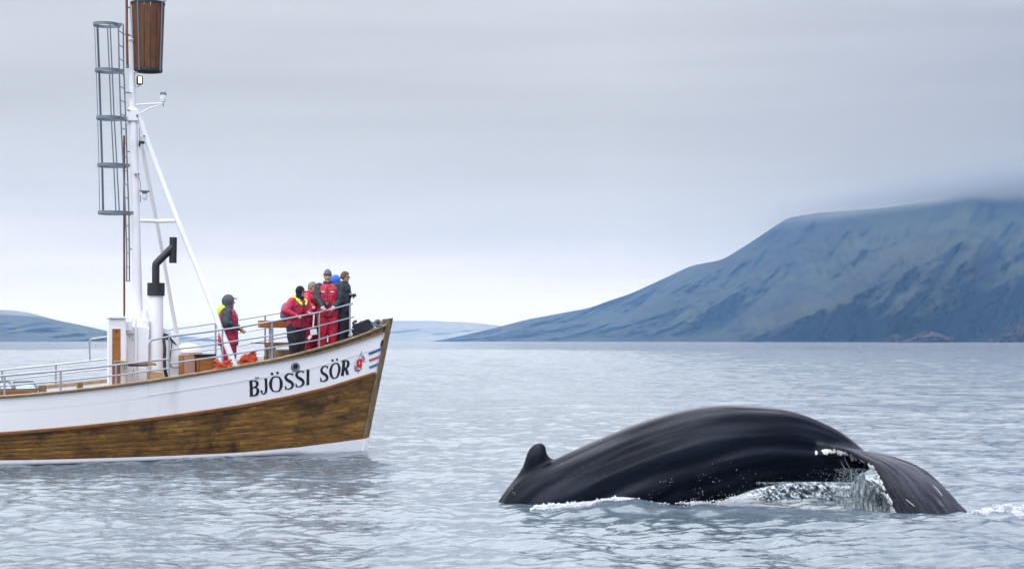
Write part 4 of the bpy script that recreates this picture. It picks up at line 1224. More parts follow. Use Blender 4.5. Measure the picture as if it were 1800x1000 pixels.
# coordinates along and around the body
Cn = np.array([list(c) for c in CEN]); Tn = np.array([list(t) for t in T_]); Wn = np.array([w.x for w in W_])
arc = np.concatenate([[0], np.cumsum(np.linalg.norm(np.diff(Cn, axis=0), axis=1))])
upn = Tn - Cn
tan = np.gradient(Cn, axis=0)
wsum = np.zeros(nvt); al = np.zeros(nvt); sx_ = np.zeros(nvt); cx2 = np.zeros(nvt)
for i in range(len(Cn)):
    d = co - Cn[i]; ul = np.linalg.norm(upn[i]); u_ = upn[i] / ul; side = np.array([-u_[2], 0, u_[0]])
    off = d @ side; a = np.arctan2(-d[:, 1] / Wn[i], d @ u_ / ul)
    w_ = np.exp(-(off / .07) ** 2) * np.exp(-(np.linalg.norm(d, axis=1) / 1.2) ** 2) + 1e-12 * np.exp(-np.linalg.norm(d, axis=1))
    wsum += w_; al += w_ * arc[i]; sx_ += w_ * np.sin(a); cx2 += w_ * np.cos(a)
al /= wsum; ar = np.arctan2(sx_, cx2)
G = np.array([[list(p) for p in row] for row in g]); 
fl = np.zeros(nvt); fu = np.zeros(nvt); fvv = np.zeros(nvt)
cand = np.where(co[:, 0] > at(1430, 0, YC).x)[0]
Gf = G.reshape(-1, 3)
for s0 in range(0, len(cand), 4000):
    idx = cand[s0:s0 + 4000]; d = np.linalg.norm(co[idx][:, None, :] - Gf[None], axis=2); j = d.argmin(1)
    dist = d.min(1); fl[idx] = np.clip(1 - (dist - .07) / .06, 0, 1); fu[idx] = (j // M_) / (nu_ - 1); fvv[idx] = (j % M_) / NV
fl *= np.clip((fu - .02) / .12, 0, 1)
# relief: muscle bands along the flank, creases where stock meets fluke, ribs on the fluke
s_ = al; band = np.exp(-((s_ - 2.6) / 2.2) ** 2)
rel = .024 * band * np.sin(ar * 11 + .5 * np.sin(s_ * 1.3) + .6) * np.clip(np.sin(np.clip(ar, 0, math.pi)), 0, 1)
rel += .010 * np.sin(ar * 5.0 + s_ * .8) * (1 - fl) * np.exp(-((s_ - 4.5) / 3) ** 2)
rel += .006 * np.sin(s_ * 5.0 + ar * 2) * np.exp(-((ar - 1.6) / .8) ** 2) * (1 - fl)
ribs = .006 * np.sin(fvv * 44 + fu * 5 + 1.3 * np.sin(fu * 9)) + .008 * np.sin(fvv * 15 - fu * 6)
rel += ribs * fl * np.clip(fu * 3 - .3, 0, 1)
co2 = co - np.array(WO)[None] + nrm * rel[:, None]
me.vertices.foreach_set('co', co2.astype(np.float32).ravel()); me.update()
for nm, arr in (('along', al), ('around', ar), ('fluke', fl), ('fu', fu), ('fv', fvv)):
    at_ = me.attributes.new(nm, 'FLOAT', 'POINT'); at_.data.foreach_set('value', arr.astype(np.float32))
m, nt, b = new_mat('wet_whale_skin')
def attr(nm): return N(nt, 'ShaderNodeAttribute', attribute_name=nm).outputs['Fac']
cv = N(nt, 'ShaderNodeCombineXYZ'); nt.links.new(nmath(nt, 'MULTIPLY', attr('along'), .55), cv.inputs[0]); nt.links.new(nmath(nt, 'MULTIPLY', attr('around'), 2.2), cv.inputs[1])
cf = N(nt, 'ShaderNodeCombineXYZ'); nt.links.new(nmath(nt, 'MULTIPLY', attr('fu'), 2.4), cf.inputs[0]); nt.links.new(nmath(nt, 'MULTIPLY', attr('fv'), 17.0), cf.inputs[1])
st1 = nnoise(nt, cv.outputs[0], 1.5, 1.6, .40); st2 = nnoise(nt, cv.outputs[0], 7.0, 4.0, .5)
ft = nnoise(nt, cf.outputs[0], 1.6, 5.0, .6, .3)
oc = objco(nt); fine = nnoise(nt, oc, 9.0, 5.0, .6)
skin = nramp(nt, st1, [(.3, (.0025, .0034, .0065)), (.55, (.0035, .0055, .011)), (.78, (.006, .009, .018))])
flc = nramp(nt, ft, [(.3, (.012, .013, .018)), (.48, (.024, .026, .034)), (.64, (.045, .048, .060)), (.78, (.12, .125, .14))])
col = nmix(nt, attr('fluke'), skin, flc)
vor = N(nt, 'ShaderNodeTexVoronoi'); vor.inputs['Scale'].default_value = 5.5; nt.links.new(oc, vor.inputs['Vector'])
spot = nmath(nt, 'MULTIPLY', nmath(nt, 'SUBTRACT', .035, vor.outputs['Distance']), 40.0, clamp=True)
col = nmix(nt, nmath(nt, 'MULTIPLY', spot, .35), col, (.2, .2, .2))
nt.links.new(col, b.inputs['Base Color'])
rr_ = nmath(nt, 'MULTIPLY_ADD', st1, .20, .16)
rr_ = nmath(nt, 'MULTIPLY_ADD', attr('fluke'), .08, rr_)
nt.links.new(rr_, b.inputs['Roughness'])
b.inputs['IOR'].default_value = 1.33
b.inputs['Specular Tint'].default_value = (.84, .90, 1, 1)
nt.links.new(nmath(nt, 'MULTIPLY_ADD', nmath(nt, 'MULTIPLY', nmath(nt, 'SUBTRACT', st1, .40), 3.0, clamp=True), .30, .16), b.inputs['Specular IOR Level'])
bb = nbump(nt, st1, .45, .05); bb = nbump(nt, st2, .10, .005, bb)
bb = nbump(nt, nmath(nt, 'MULTIPLY', ft, attr('fluke')), .8, .03, bb)
bb = nbump(nt, fine, .12, .006, bb)
nt.links.new(bb, b.inputs['Normal'])
me.materials.append(m)
WB = BVHTree.FromPolygons([tuple(v) for v in co2 + np.array(WO)[None]], [tuple(p.vertices) for p in me.polygons])
def on_whale(px, py, off=0.0):
    d = Vector(((px - CX) / F, 1, -(py - YH) / F)).normalized()
    loc, nor, _, _ = WB.ray_cast(Vector((0, 0, HC)), d)
    if loc is None: return None, None
    if nor.dot(d) > 0: nor = -nor
    return loc + nor * off, nor
rw = random.Random(5)
barn = simple('white_fluke_edge', (.62, .60, .57), .55, .25, 30, bump=.5, bscale=90)
def lump(mb, p, nrm_, r_, flat=.5, stretch=1.0, ax=None):
    nrm_ = nrm_.normalized(); ax = ax.normalized() if ax is not None else nrm_.orthogonal().normalized()
    ax = (ax - nrm_ * ax.dot(nrm_)).normalized(); b2 = nrm_.cross(ax)
    vs = []; n_ = 7
    for i, (ph, rr) in enumerate(((0, 0), (.5, .62), (1.1, .95), (1.57, 1.05))):
        if i == 0: vs.append(p + nrm_ * r_ * flat); continue
        for k in range(n_):
            a = 2 * math.pi * k / n_; q = rr * rw.uniform(.78, 1.2)
            vs.append(p + (ax * math.cos(a) * stretch + b2 * math.sin(a)) * r_ * q + nrm_ * r_ * flat * math.cos(ph))
    fs = [(0, 1 + k, 1 + (k + 1) % n_) for k in range(n_)]
    for i in range(2):
        for k in range(n_): fs.append((1 + i * n_ + k, 1 + (i + 1) * n_ + k, 1 + (i + 1) * n_ + (k + 1) % n_, 1 + i * n_ + (k + 1) % n_))
    mb.add(vs, fs)
EDGE = [(1432, 793), (1450, 792), (1468, 792), (1486, 796), (1503, 804), (1519, 815), (1532, 829), (1541, 845), (1548, 860), (1556, 873), (1566, 886)]
mb = MB()
def edge_at(t):
    x = t * (len(EDGE) - 1); i = min(int(x), len(EDGE) - 2); f_ = x - i
    return EDGE[i][0] * (1 - f_) + EDGE[i + 1][0] * f_, EDGE[i][1] * (1 - f_) + EDGE[i + 1][1] * f_, EDGE[i + 1][0] - EDGE[i][0], EDGE[i + 1][1] - EDGE[i][1]
for k in range(420):
    t = rw.random()
    x, y, dx, dy = edge_at(t); L_ = math.hypot(dx, dy)
    dens = (.12 + .8 * max(0, math.sin(t * 23 + 1.5 * math.sin(t * 51)))) if t > .3 else .75
    if t < .10: dens = .25
    if rw.random() > dens: continue
    w_ = (rw.gauss(.2, 1.4) + max(0, rw.gauss(0, 3.0)) * (math.sin(t * 90) > .2)) if t < .45 else rw.gauss(.6, 2.2)
    px_, py_ = x - dy / L_ * -w_ * .4, y + dx / L_ * w_ * .9 + (1 if t > .6 else 0)
    p = None
    for shx in (0, 2, 4, 6, 8, 10):
        p, nn = on_whale(px_ + shx * (t > .35), py_)
        if p is not None and p.y < 26.45 - .4 * (t > .45): break
        p = None
    if p is None:
        p, nn = on_whale(px_, py_)
        if p is None or t > .35 or p.y > 26.75: continue
    lump(mb, p - WO, nn, rw.choice((.5, 1, 1)) * rw.uniform(.008, .026), .35, rw.uniform(1, 1.9), Vector((.2, 0, -1)))
tag(mb.build('white_trailing_edge', barn, wb_, smooth=True, angle=80), kind='stuff')
mb = MB()
for pts in (((1484, 801), (1488, 812), (1494, 822)), ((1478, 810), (1483, 819), (1487, 824)), ((1592, 876), (1602, 884), (1608, 889)), ((1640, 852), (1650, 862), (1656, 870)), ((1655, 848), (1664, 859), (1668, 869))):
    q = [on_whale(x, y, .003)[0] for x, y in pts]
    if all(e is not None for e in q):
        q = [e - WO for e in q]
        mb.tube(smooth_pts(q, 4), [.002] + [.005] * (4 * (len(q) - 1) - 1) + [.0015], 5)
mb.build('scar', barn, wb_)

# ---------------------------------------------------------------- wash, foam, curtain of water
foamm, nt, b = new_mat('sea_foam')
b.inputs['Base Color'].default_value = (.64, .66, .69, 1); b.inputs['Roughness'].default_value = .35
b.inputs['Subsurface Weight'].default_value = 0.0
dropm, nt, b = new_mat('falling_water')
b.inputs['Base Color'].default_value = (.75, .82, .86, 1); b.inputs['Roughness'].default_value = .08; b.inputs['Transmission Weight'].default_value = .55; b.inputs['IOR'].default_value = 1.33
ICO = []
_b = bmesh.new(); bmesh.ops.create_icosphere(_b, subdivisions=1, radius=1.0)
ICV = np.array([list(v.co) for v in _b.verts]); ICF = np.array([[v.index for v in f.verts] for f in _b.faces]); _b.free()
def blobs(name, pts, rad, mat, jitter=.35, seed=1):
    """many little irregular lumps as one object"""
    r = np.random.default_rng(seed); P = np.array(pts, float); k = len(P); Rr = np.array(rad, float)
    v = ICV[None] * Rr[:, None, None] * (1 + r.uniform(-jitter, jitter, (k, len(ICV), 1))) + P[:, None, :]
    f = ICF[None] + (np.arange(k) * len(ICV))[:, None, None]
    o = link(bpy.data.objects.new(name, np_mesh(name, v.reshape(-1, 3), f.reshape(-1, 3))))
    o.data.materials.append(mat)
    return tag(o, kind='stuff')
fp, fr_ = [], []
def W0(px, py): # the point of the still sea seen at this pixel
    Y = HC * F / (py - YH); return Vector(((px - CX) / F * Y, Y, 0))
rf = np.random.default_rng(21)
# band of foam along the left flank
TOPE = [(930, 893), (945, 886), (965, 884), (1000, 882), (1040, 878), (1065, 873), (1090, 871), (1110, 873), (1140, 880), (1180, 884)]
BOTE = [(930, 895), (945, 895), (1000, 895), (1040, 893), (1065, 888), (1090, 879), (1110, 876), (1140, 882), (1180, 885)]
for k in range(13000):
    x = rf.uniform(932, 1178); y0 = lerp(TOPE, x) + 1.0 - 7.0 * max(0, noise.noise(Vector((x * .19, 2.2, 0)))) - 3.5 * max(0, noise.noise(Vector((x * .6, 7.2, 0)))) + abs(rf.normal(0, .5)); y1 = lerp(BOTE, x)
    if x > 1100 and rf.random() < (x - 1100) / 85: continue
    y = y0 + (y1 - y0) * rf.random() ** .8
    Y = 25.45 + .5 * rf.random() + .25 * (895 - y) / 20
    p = at(x, y, Y); 
    fp.append(p); fr_.append(rf.uniform(.003, .012) if y - y0 > 2 else rf.uniform(.002, .006))
# small splashes at the front edge of the arch
for k in range(900):
    x = rf.choice([rf.normal(1225, 18), rf.normal(1300, 14), rf.normal(1316, 8)]); y = {0: 884}.get(0) - max(0, (x - 1240)) * .16 + rf.normal(0, 2.2)
    if x > 1335: continue
    fp.append(at(x, y, 26.0)); fr_.append(rf.uniform(.003, .013))
f1_ = blobs('foam', fp, fr_, foamm, seed=3)
f1_['label'] = 'white foam washing along the whale flank'
# breaking water at the right end
fp, fr_ = [], []
for k in range(24000):
    x = rf.uniform(1698, 1880)
    env = max(0, math.sin(math.pi * min(1, (x - 1692) / 200))) ** .6
    top = 906 - env * (20 + 9 * noise.noise(Vector((x * .045, 1.3, 0))) + 5 * noise.noise(Vector((x * .17, 4.3, 0))))
    y = top + (909 - top) * rf.random() ** .75 + rf.normal(0, .5)
    q = noise.fractal(Vector((x * .05, y * .14, 3)), .8, 2.1, 4, noise_basis='PERLIN_ORIGINAL')
    if q < .12 - .35 * (y - top < 4) and rf.random() < .93: continue
    if y > 900 and rf.random() < .5: continue
    fp.append(at(x, y, 24.72 + rf.uniform(0, .25) + (909 - y) * .03)); fr_.append(rf.uniform(.002, .007))
f2_ = blobs('foam', fp, fr_, foamm, seed=4)
# sheet of water seen through the arch, ribbed by the drops that fall on it
def ribbed(name, x0, x1, top, bot, Y0, Y1, nx, ny, amp, mat, seed, slant=.5, fx=.16):
    vs = []
    for j in range(ny):
        v = j / (ny - 1)
        for i in range(nx):
            x = x0 + (x1 - x0) * i / (nx - 1); yt = lerp(top, x); y = yt + (lerp(bot, x) - yt) * v
            Y = Y0 + (Y1 - Y0) * v
            q = noise.fractal(Vector(((x - y * slant * 2) * fx, (y + x * slant) * fx * .45, seed)), .9, 2.1, 4, noise_basis='PERLIN_ORIGINAL')
            q2 = noise.noise(Vector(((x - y * slant) * fx * 3.1, y * fx * 1.2, seed + 5)))
            vs.append(at(x, y, Y - amp * (q + .4 * q2) * (.25 + .75 * math.sin(math.pi * min(1, v + .15)))))
    fs = [(j * nx + i, j * nx + i + 1, (j + 1) * nx + i + 1, (j + 1) * nx + i) for j in range(ny - 1) for i in range(nx - 1)]
    o = mesh_obj(name, vs, fs, mat, smooth=True)
    md = o.modifiers.new('th', 'SOLIDIFY'); md.thickness = .05; md.offset = 1
    return tag(o, kind='stuff')
sheetm, nt, b = new_mat('churned_water')
oc = geopos(nt); nn_ = nnoise(nt, nmap(nt, oc, (9, 3, 14), rot=(0, R(-38), 0)), 1.6, 6.0, .65)
nt.links.new(nramp(nt, nn_, [(.36, (.12, .18, .21)), (.46, (.45, .52, .57)), (.54, (.70, .74, .78))]), b.inputs['Base Color'])
b.inputs['Roughness'].default_value = .18
nt.links.new(nbump(nt, nn_, .9, .04), b.inputs['Normal'])
# a mound of churned water beyond the arch
ribbed('churned_water', 1296, 1600, [(1296, 880), (1320, 862), (1350, 850), (1400, 842), (1480, 840), (1540, 838), (1600, 845)], [(1296, 900), (1600, 900)], 27.9, 27.0, 190, 46, .20, sheetm, 2.0)
curt, nt, b = new_mat('curtain_of_drops')
oc = geopos(nt)
q1 = nnoise(nt, nmap(nt, oc, (16, 6, 2.0)), 1.2, 3.0, .5)
q2 = nnoise(nt, oc, 40, 3.0, .6)
nt.links.new(nramp(nt, q1, [(.4, (.06, .09, .10)), (.55, (.14, .19, .21)), (.7, (.50, .56, .60))]), b.inputs['Base Color'])
b.inputs['Roughness'].default_value = .12
nt.links.new(nmath(nt, 'MULTIPLY', nmath(nt, 'SUBTRACT', nmath(nt, 'ADD', nmath(nt, 'MULTIPLY', attr('soft'), .30), nmath(nt, 'ADD', nmath(nt, 'MULTIPLY', q1, .9), nmath(nt, 'MULTIPLY', q2, .10))), .60), 4.0, clamp=True), b.inputs['Alpha'])
nt.links.new(nbump(nt, q1, .35, .02), b.inputs['Normal'])
cw_ = ribbed('water_curtain', 1462, 1566, [(1462, 868), (1475, 850), (1490, 826), (1505, 816), (1520, 825), (1540, 842), (1566, 880)], [(1462, 902), (1566, 902)], 26.35, 26.1, 70, 40, .05, curt, 7.0, slant=.05, fx=.2)
vg = cw_.data.attributes.new('soft', 'FLOAT', 'POINT')
vals = []
for j in range(40):
    for i in range(70):
        u_, v__ = i / 69, j / 39
        vals.append(min(1, u_ / .42) * min(1, (1 - u_) / .05 + .4) * min(1, v__ / .5 + .15))
vg.data.foreach_set('value', vals)
# drops: falling from the fluke edge, and beads thrown on the dark flank
fp, fr_ = [], []
for k in range(2600):
    x = rf.normal(1506, 26); y = rf.uniform(822, 886) 
    if x < 1465 and rf.random() < .6: continue
    if x > 1545: continue
    fp.append(at(x, y, 26.15 + rf.uniform(-.15, .25))); fr_.append(rf.uniform(.0015, .0055))
for k in range(500):
    x = rf.uniform(1330, 1480); y = 849 + abs(rf.normal(0, 2.5)) - 3
    fp.append(at(x, y, 26.3)); fr_.append(rf.uniform(.003, .007))
blobs('falling_drops', fp, fr_, dropm, .25, 6)
fp, fr_ = [], []
for cx_, cy_, sx_, sy_, k_ in ((1178, 846, 5, 4, 14), (1165, 846, 4, 2, 6), (1246, 838, 12, 6, 12), (1228, 868, 8, 7, 26), (1268, 870, 18, 7, 30), (1300, 868, 12, 6, 40), (1143, 868, 8, 5, 8), (1290, 835, 26, 10, 14), (902, 864, 3, 3, 10), (922, 820, 3, 3, 4), (1056, 774, 2, 1, 2), (982, 813, 4, 2, 4), (1220, 878, 10, 3, 30), (1440, 836, 25, 6, 20), (1380, 842, 25, 3, 16)):
    for k in range(k_):
        p, nn = on_whale(rf.normal(cx_, sx_), rf.normal(cy_, sy_), .01)
        if p is not None and rf.random() < .7: fp.append(p); fr_.append(rf.uniform(.002, .0065))
blobs('spray_drops', fp, fr_, foamm, .3, 8)
# ---------------------------------------------------------------- people
def fab(name, col, rough=.75):
    return simple(name, col, rough, .18, 7, bump=.5, bscale=26, bdist=.012)
F_RED = fab('red_waterproof_suit', (.42, .008, .035), .55)
F_RED2 = fab('crimson_jacket', (.36, .010, .045), .6)
F_DARK = fab('dark_green_grey_fabric', (.018, .028, .034))
F_BLACK = fab('black_trousers', (.014, .014, .018))
F_GREY = fab('grey_hood_fabric', (.055, .062, .075))
F_LIME = fab('hi_vis_lime', (.62, .82, .06))
F_BLUE = fab('bright_blue_fabric', (.015, .13, .60))
F_KNIT = simple('dark_knit', (.008, .008, .010), .95, .4, 30, bump=.8, bscale=120)
F_KNITG = simple('grey_knit', (.11, .12, .14), .95, .7, 22, bump=.8, bscale=120)
F_PALE = simple('pale_reflective_patch', (.6, .6, .62), .5, .1, 8)
SKIN = simple('skin', (.44, .25, .18), .5, .12, 12)
HAIRB = simple('brown_hair', (.10, .065, .04), .8, .4, 40, bump=.9, bscale=80)
HAIRG = simple('grey_hair', (.24, .21, .18), .8, .35, 40, bump=.9, bscale=80)
LIP = simple('lips', (.30, .10, .09), .5, .1, 8)
EYE = simple('eye_dark', (.02, .015, .012), .3, .1, 8)
GLASSD = simple('dark_lens', (.004, .004, .005), .1, .1, 8)
BOOTM = simple('dark_boot_rubber', (.012, .012, .014), .6, .2, 10)

def cap_chain(mb, pts, rs, n=12):
    """round-ended tapering limb"""
    pts = [Vector(p) for p in pts]
    for i, (p, r_) in enumerate(zip(pts, rs)): mb.sphere(p, r_, n, 8)
    for i in range(len(pts) - 1): mb.tube([pts[i], pts[i + 1]], [rs[i], rs[i + 1]], n)
def loft_xy(mb, rings, n=18):
    """rings: (z, cx, cy, rx, ry)"""
    vs = []
    for z, cx, cy, rx, ry in rings:
        for k in range(n):
            a = 2 * math.pi * k / n
            ca, sa = math.cos(a), math.sin(a)
            q = (abs(ca) ** 2.4 + abs(sa) ** 2.4) ** (-1 / 2.4)
            vs.append(Vector((cx + rx * ca * q, cy + ry * sa * q, z)))
    fs = [(i * n + k, i * n + (k + 1) % n, (i + 1) * n + (k + 1) % n, (i + 1) * n + k) for i in range(len(rings) - 1) for k in range(n)]
    fs += [tuple(range(n))[::-1], tuple((len(rings) - 1) * n + k for k in range(n))]
    mb.add(vs, fs)
def wrinkle(o, amp, sc, seed, stretch=(1, 1, .6)):
    me = o.data
    for v in me.vertices:
        c = v.co
        q = noise.fractal(Vector((c.x * sc * stretch[0] + seed, c.y * sc * stretch[1], c.z * sc * stretch[2])), .8, 2.0, 3, noise_basis='PERLIN_ORIGINAL')
        f_ = 1 - abs(q) * 2.2
        v.co = c + v.normal * (amp * f_)
    me.update()
def fused(name, mb, vox, mat, parent, it=4, wr=None):
    o = mb.build(name, None, None, smooth=False)
    o = remesh(o, vox, it, .5, mat, parent, name)
    if wr: wrinkle(o, wr[0], wr[1], wr[2])
    return o

def person(feet, face, h, joints, label, style):
    """feet: world point between the feet; face: heading the body faces, degrees anticlockwise from +X world.
    person frame: +Y ahead, +X to the person's right, +Z up; joints are for a 1.78 m figure"""
    sc = h / 1.78
    root = empty('person', feet, R(face - 90))
    root.scale = (sc, sc, sc)
    tag(root, label, 'person', group=style.get('group'))
    S = style
    lean = S.get('lean', 0.0); J = {}
    hip = Vector((0, 0, .95))
    def ln(p):
        p = Vector(p)
        if p.z > .95: p = hip + Matrix.Rotation(-lean, 3, 'X') @ (p - hip)
        return p
    headc = ln((0, .025, 1.655)); neck = ln((0, 0, 1.50)); chest = ln((0, 0, 1.30))
    turn = R(S.get('turn', 0)); nod = S.get('nod', 0.0)
    HM = Matrix.Rotation(turn, 3, 'Z') @ Matrix.Rotation(-lean * .2 - nod, 3, 'X')
    arms = {}
    for sd, kk in ((1, 'R'), (-1, 'L')):
        sh = ln((sd * .185, 0, 1.425)); el = Vector(joints['el' + kk]); wr = Vector(joints['wr' + kk]); arms[sd] = (sh, el, wr)
    knees = joints.get('knees', ((.10, .03, .50), (-.10, .03, .50))); ank = joints.get('ank', ((.11, .0, .09), (-.11, .0, .09)))
    # --- one continuous body
    mb = MB()
    loft_xy(mb, [(.90, 0, 0, .14, .10), (1.0, *ln((0, 0, 1.0)).xy, .135, .095), (1.15, *ln((0, 0, 1.15)).xy, .13, .09), (1.3, *ln((0, 0, 1.3)).xy, .15, .10), (1.42, *ln((0, 0, 1.42)).xy, .15, .085), (1.46, *ln((0, 0, 1.46)).xy, .09, .06)], 16)
    cap_chain(mb, [ln((0, 0, 1.42)), neck, headc - Vector((0, 0, .07))], [.062, .055, .052])
    for sd in (1, -1):
        sh, el, wr = arms[sd]
        cap_chain(mb, [sh, el, wr], [.052, .040, .027])
        i = 0 if sd > 0 else 1
        cap_chain(mb, [(sd * .09, 0, .90), knees[i], ank[i]], [.085, .055, .040])
        cap_chain(mb, [Vector(ank[i]) - Vector((0, .02, .04)), Vector(ank[i]) + Vector((sd * .02, .13, -.055))], [.038, .032])
        # hand: palm, four unequal fingers bent round what they hold, thumb from the side of the palm
        d = Vector(joints.get('hand' + ('R' if sd > 0 else 'L'), (wr - el))).normalized()
        curl = Vector(joints.get('curl', (0, 0, -1))).normalized(); curl = (curl - d * curl.dot(d)).normalized()
        acr = d.cross(curl).normalized() * sd
        for q in (-.027, -.009, .009, .027): cap_chain(mb, [wr, wr + d * .085 + acr * q], [.017, .013], 8)
        for q, L in ((-.030, .066), (-.010, .078), (.010, .074), (.030, .058)):
            k0 = wr + d * .085 + acr * q; k1 = k0 + (d * .55 + curl * .6).normalized() * L * .5; k2 = k1 + (curl * 1.0 - d * .1).normalized() * L * .35; k3 = k2 + (curl * .4 - d * .9).normalized() * L * .28
            cap_chain(mb, [k0, k1, k2, k3], [.0105, .0098, .009, .008], 7)
        t0 = wr + d * .03 - acr * .028; t1 = t0 + (d * .6 - acr * .8 + curl * .3).normalized() * .035; t2 = t1 + (d * .8 + curl * .8).normalized() * .03
        cap_chain(mb, [t0, t1, t2], [.014, .0115, .010], 7)
    hm = MB()
    loft = [(-.118, .018, .030, .028, .030), (-.10, .014, .046, .046, .050), (-.065, .006, .062, .066, .03), (-.02, .0, .071, .085, 0), (.03, 0, .075, .094, 0), (.075, 0, .070, .088, 0), (.105, 0, .05, .062, 0), (.118, 0, .02, .03, 0)]
    vs = []; n = 20
    for z, cy, rx, ry, _ in loft:
        for k in range(n):
            a = 2 * math.pi * k / n; vs.append(headc + HM @ Vector((rx * math.cos(a), cy + ry * math.sin(a), z)))
    mb.add(vs, [(i * n + k, i * n + (k + 1) % n, (i + 1) * n + (k + 1) % n, (i + 1) * n + k) for i in range(len(loft) - 1) for k in range(n)] + [tuple(range(n))[::-1], tuple((len(loft) - 1) * n + k for k in range(n))])
    def H(x, y, z): return headc + HM @ Vector((x, y, z))
    cap_chain(mb, [H(0, .088, .012), H(0, .104, -.022)], [.011, .015], 8)      # nose
    cap_chain(mb, [H(-.015, .094, -.030), H(.015, .094, -.030)], [.009, .009], 8)
    cap_chain(mb, [H(-.035, .078, .030), H(.035, .078, .030)], [.014, .014], 8)      # brow
    cap_chain(mb, [H(-.016, .080, -.056), H(.016, .080, -.056)], [.010, .010], 8)    # mouth
    mb.sphere(H(0, .074, -.095), .022, 8, 6)
    for sd in (1, -1): mb.sphere(H(sd * .040, .066, -.025), .022, 8, 6); cap_chain(mb, [H(sd * .074, .0, .018), H(sd * .073, .004, -.022)], [.016, .011], 8)
    body = fused('body', mb, .0075, SKIN, root, 3)
    for sd in (1, -1):
        MB().sphere(H(sd * .030, .082, .008), .0105, 8, 6).build('eye', EYE, body)
    MB().tube([H(-.022, .089, -.052), H(0, .093, -.053), H(.022, .089, -.052)], .005, 6).build('mouth', LIP, body)
    # --- clothes
    bulk = S.get('bulk', 1.0) * 1.13
    tm = S.get('trousers', F_RED); jm = S.get('jacket', F_RED); sm = S.get('sleeves', F_DARK)
    mb = MB()
    for sd in (1, -1):
        i = 0 if sd > 0 else 1; kn_ = Vector(knees[i]); an = Vector(ank[i])
        cap_chain(mb, [(sd * .095, 0, .90), Vector((sd * .10, .01, .70)).lerp(kn_, .3), kn_, kn_.lerp(an, .6), an + Vector((0, 0, .02))], [.118 * bulk, .105 * bulk, .086 * bulk, .082, .084])
    loft_xy(mb, [(.84, 0, 0, .15 * bulk, .115), (.95, 0, 0, .17 * bulk, .13), (1.06, *ln((0, 0, 1.06)).xy, .16, .12)])
    fused('trousers', mb, .014, tm, root, 4, (.012, 9, S.get('seed', 0)))
    for i in (0, 1):
        an = Vector(ank[i]); mb = MB(); cap_chain(mb, [an + Vector((0, -.015, -.01)), an + Vector((0, -.01, -.045)), an + Vector(((.02, -.02)[i], .15, -.052))], [.060, .046, .038]); 
        b2 = fused('boot', mb, .012, BOOTM, root, 2)
    mb = MB()
    low = S.get('hem', .80)
    R_ = [(low, 0, 0, .185 * bulk, .145 * bulk), (low + .10, 0, 0, .19 * bulk, .15 * bulk)]
    for z, rx, ry in ((1.02, .178, .138), (1.15, .185, .140), (1.28, .200, .140), (1.38, .205, .130), (1.45, .165, .110), (1.50, .095, .085)):
        c = ln((0, 0, z)); R_.append((c.z, c.x, c.y, rx * bulk, ry * bulk))
    loft_xy(mb, R_, 20)
    for sd in (1, -1): cap_chain(mb, [ln((sd * .12, 0, 1.42)), arms[sd][0], arms[sd][0].lerp(arms[sd][1], .12)], [.08, .078 * bulk, .072 * bulk])
    jk = fused('jacket', mb, .014, jm, root, 4, (.013, 8, S.get('seed', 0) + 3))
    for sd in (1, -1):
        sh, el, wr = arms[sd]; mb = MB()
        fw = (wr - el).normalized()
        cap_chain(mb, [sh + Vector((0, 0, .008)), sh.lerp(el, .5), el, el.lerp(wr, .5), wr - fw * .02], [.083 * bulk, .074 * bulk, .066 * bulk, .059, .047])
        sl = fused('sleeve', mb, .013, sm, root, 3, (.010, 11, S.get('seed', 0) + sd))
        MB().tube([wr - fw * .035, wr + fw * .012], [.048, .044], 14).build('cuff', S.get('cuff', sm), sl)
    # collar
    mb = MB(); nc_ = ln((0, .005, 1.50)); up = (ln((0, 0, 1.6)) - ln((0, 0, 1.5))).normalized()
    mb.lathe(nc_ - up * .05, [(.105, 0), (.100, .06), (.092, .115), (.078, .12), (.074, .06)], 18, up, 1.0, 1.0)
    cl = fused('collar', mb, .012, S.get('collar', jm), root, 2, (.008, 14, 1))
    # zip and patches
    def front(z, x=0.0, out=.148):
        c = ln((0, 0, z)); return Vector((x, c.y + out * bulk * (1 - (abs(x) / .22) ** 2.4 * .5), c.z))
    if S.get('zip', True): MB().tube([front(z, 0, .150) for z in (low + .02, 1.0, 1.15, 1.3, 1.42)], .006, 6).build('zip', F_DARK, jk)
    for sd in S.get('patches', ()):
        MB().box(front(1.33, sd * .095, .152), (.075, .012, .026), None, .004).build('badge', F_PALE, jk)
    if S.get('shoulder_patch'):
        for sd in (1, -1): MB().box(arms[sd][0] + Vector((sd * .03, .02, .075)), (.05, .06, .012), None, .004).build('shoulder_patch', F_PALE, jk)
    # hood lying on the shoulders
    if 'hood_back' in S:
        mb = MB(); c = ln((0, -.10, 1.50))
        mb.sphere(c, .125, 14, 10, (1.1, .8, .72)); mb.sphere(c + Vector((0, -.07, -.06)), .10, 12, 8, (1.05, .7, 1.0))
        for sd in ((1, -1) if S.get('hood_front', False) else ()): cap_chain(mb, [c + Vector((sd * .10, .02, .0)), ln((sd * .11, .10, 1.47)), ln((sd * .06, .165, 1.40))], [.05, .04, .026])
        fused('hood', mb, .013, S['hood_back'], root, 3, (.012, 12, 7))
    # headgear and hair
    hg = S.get('head')
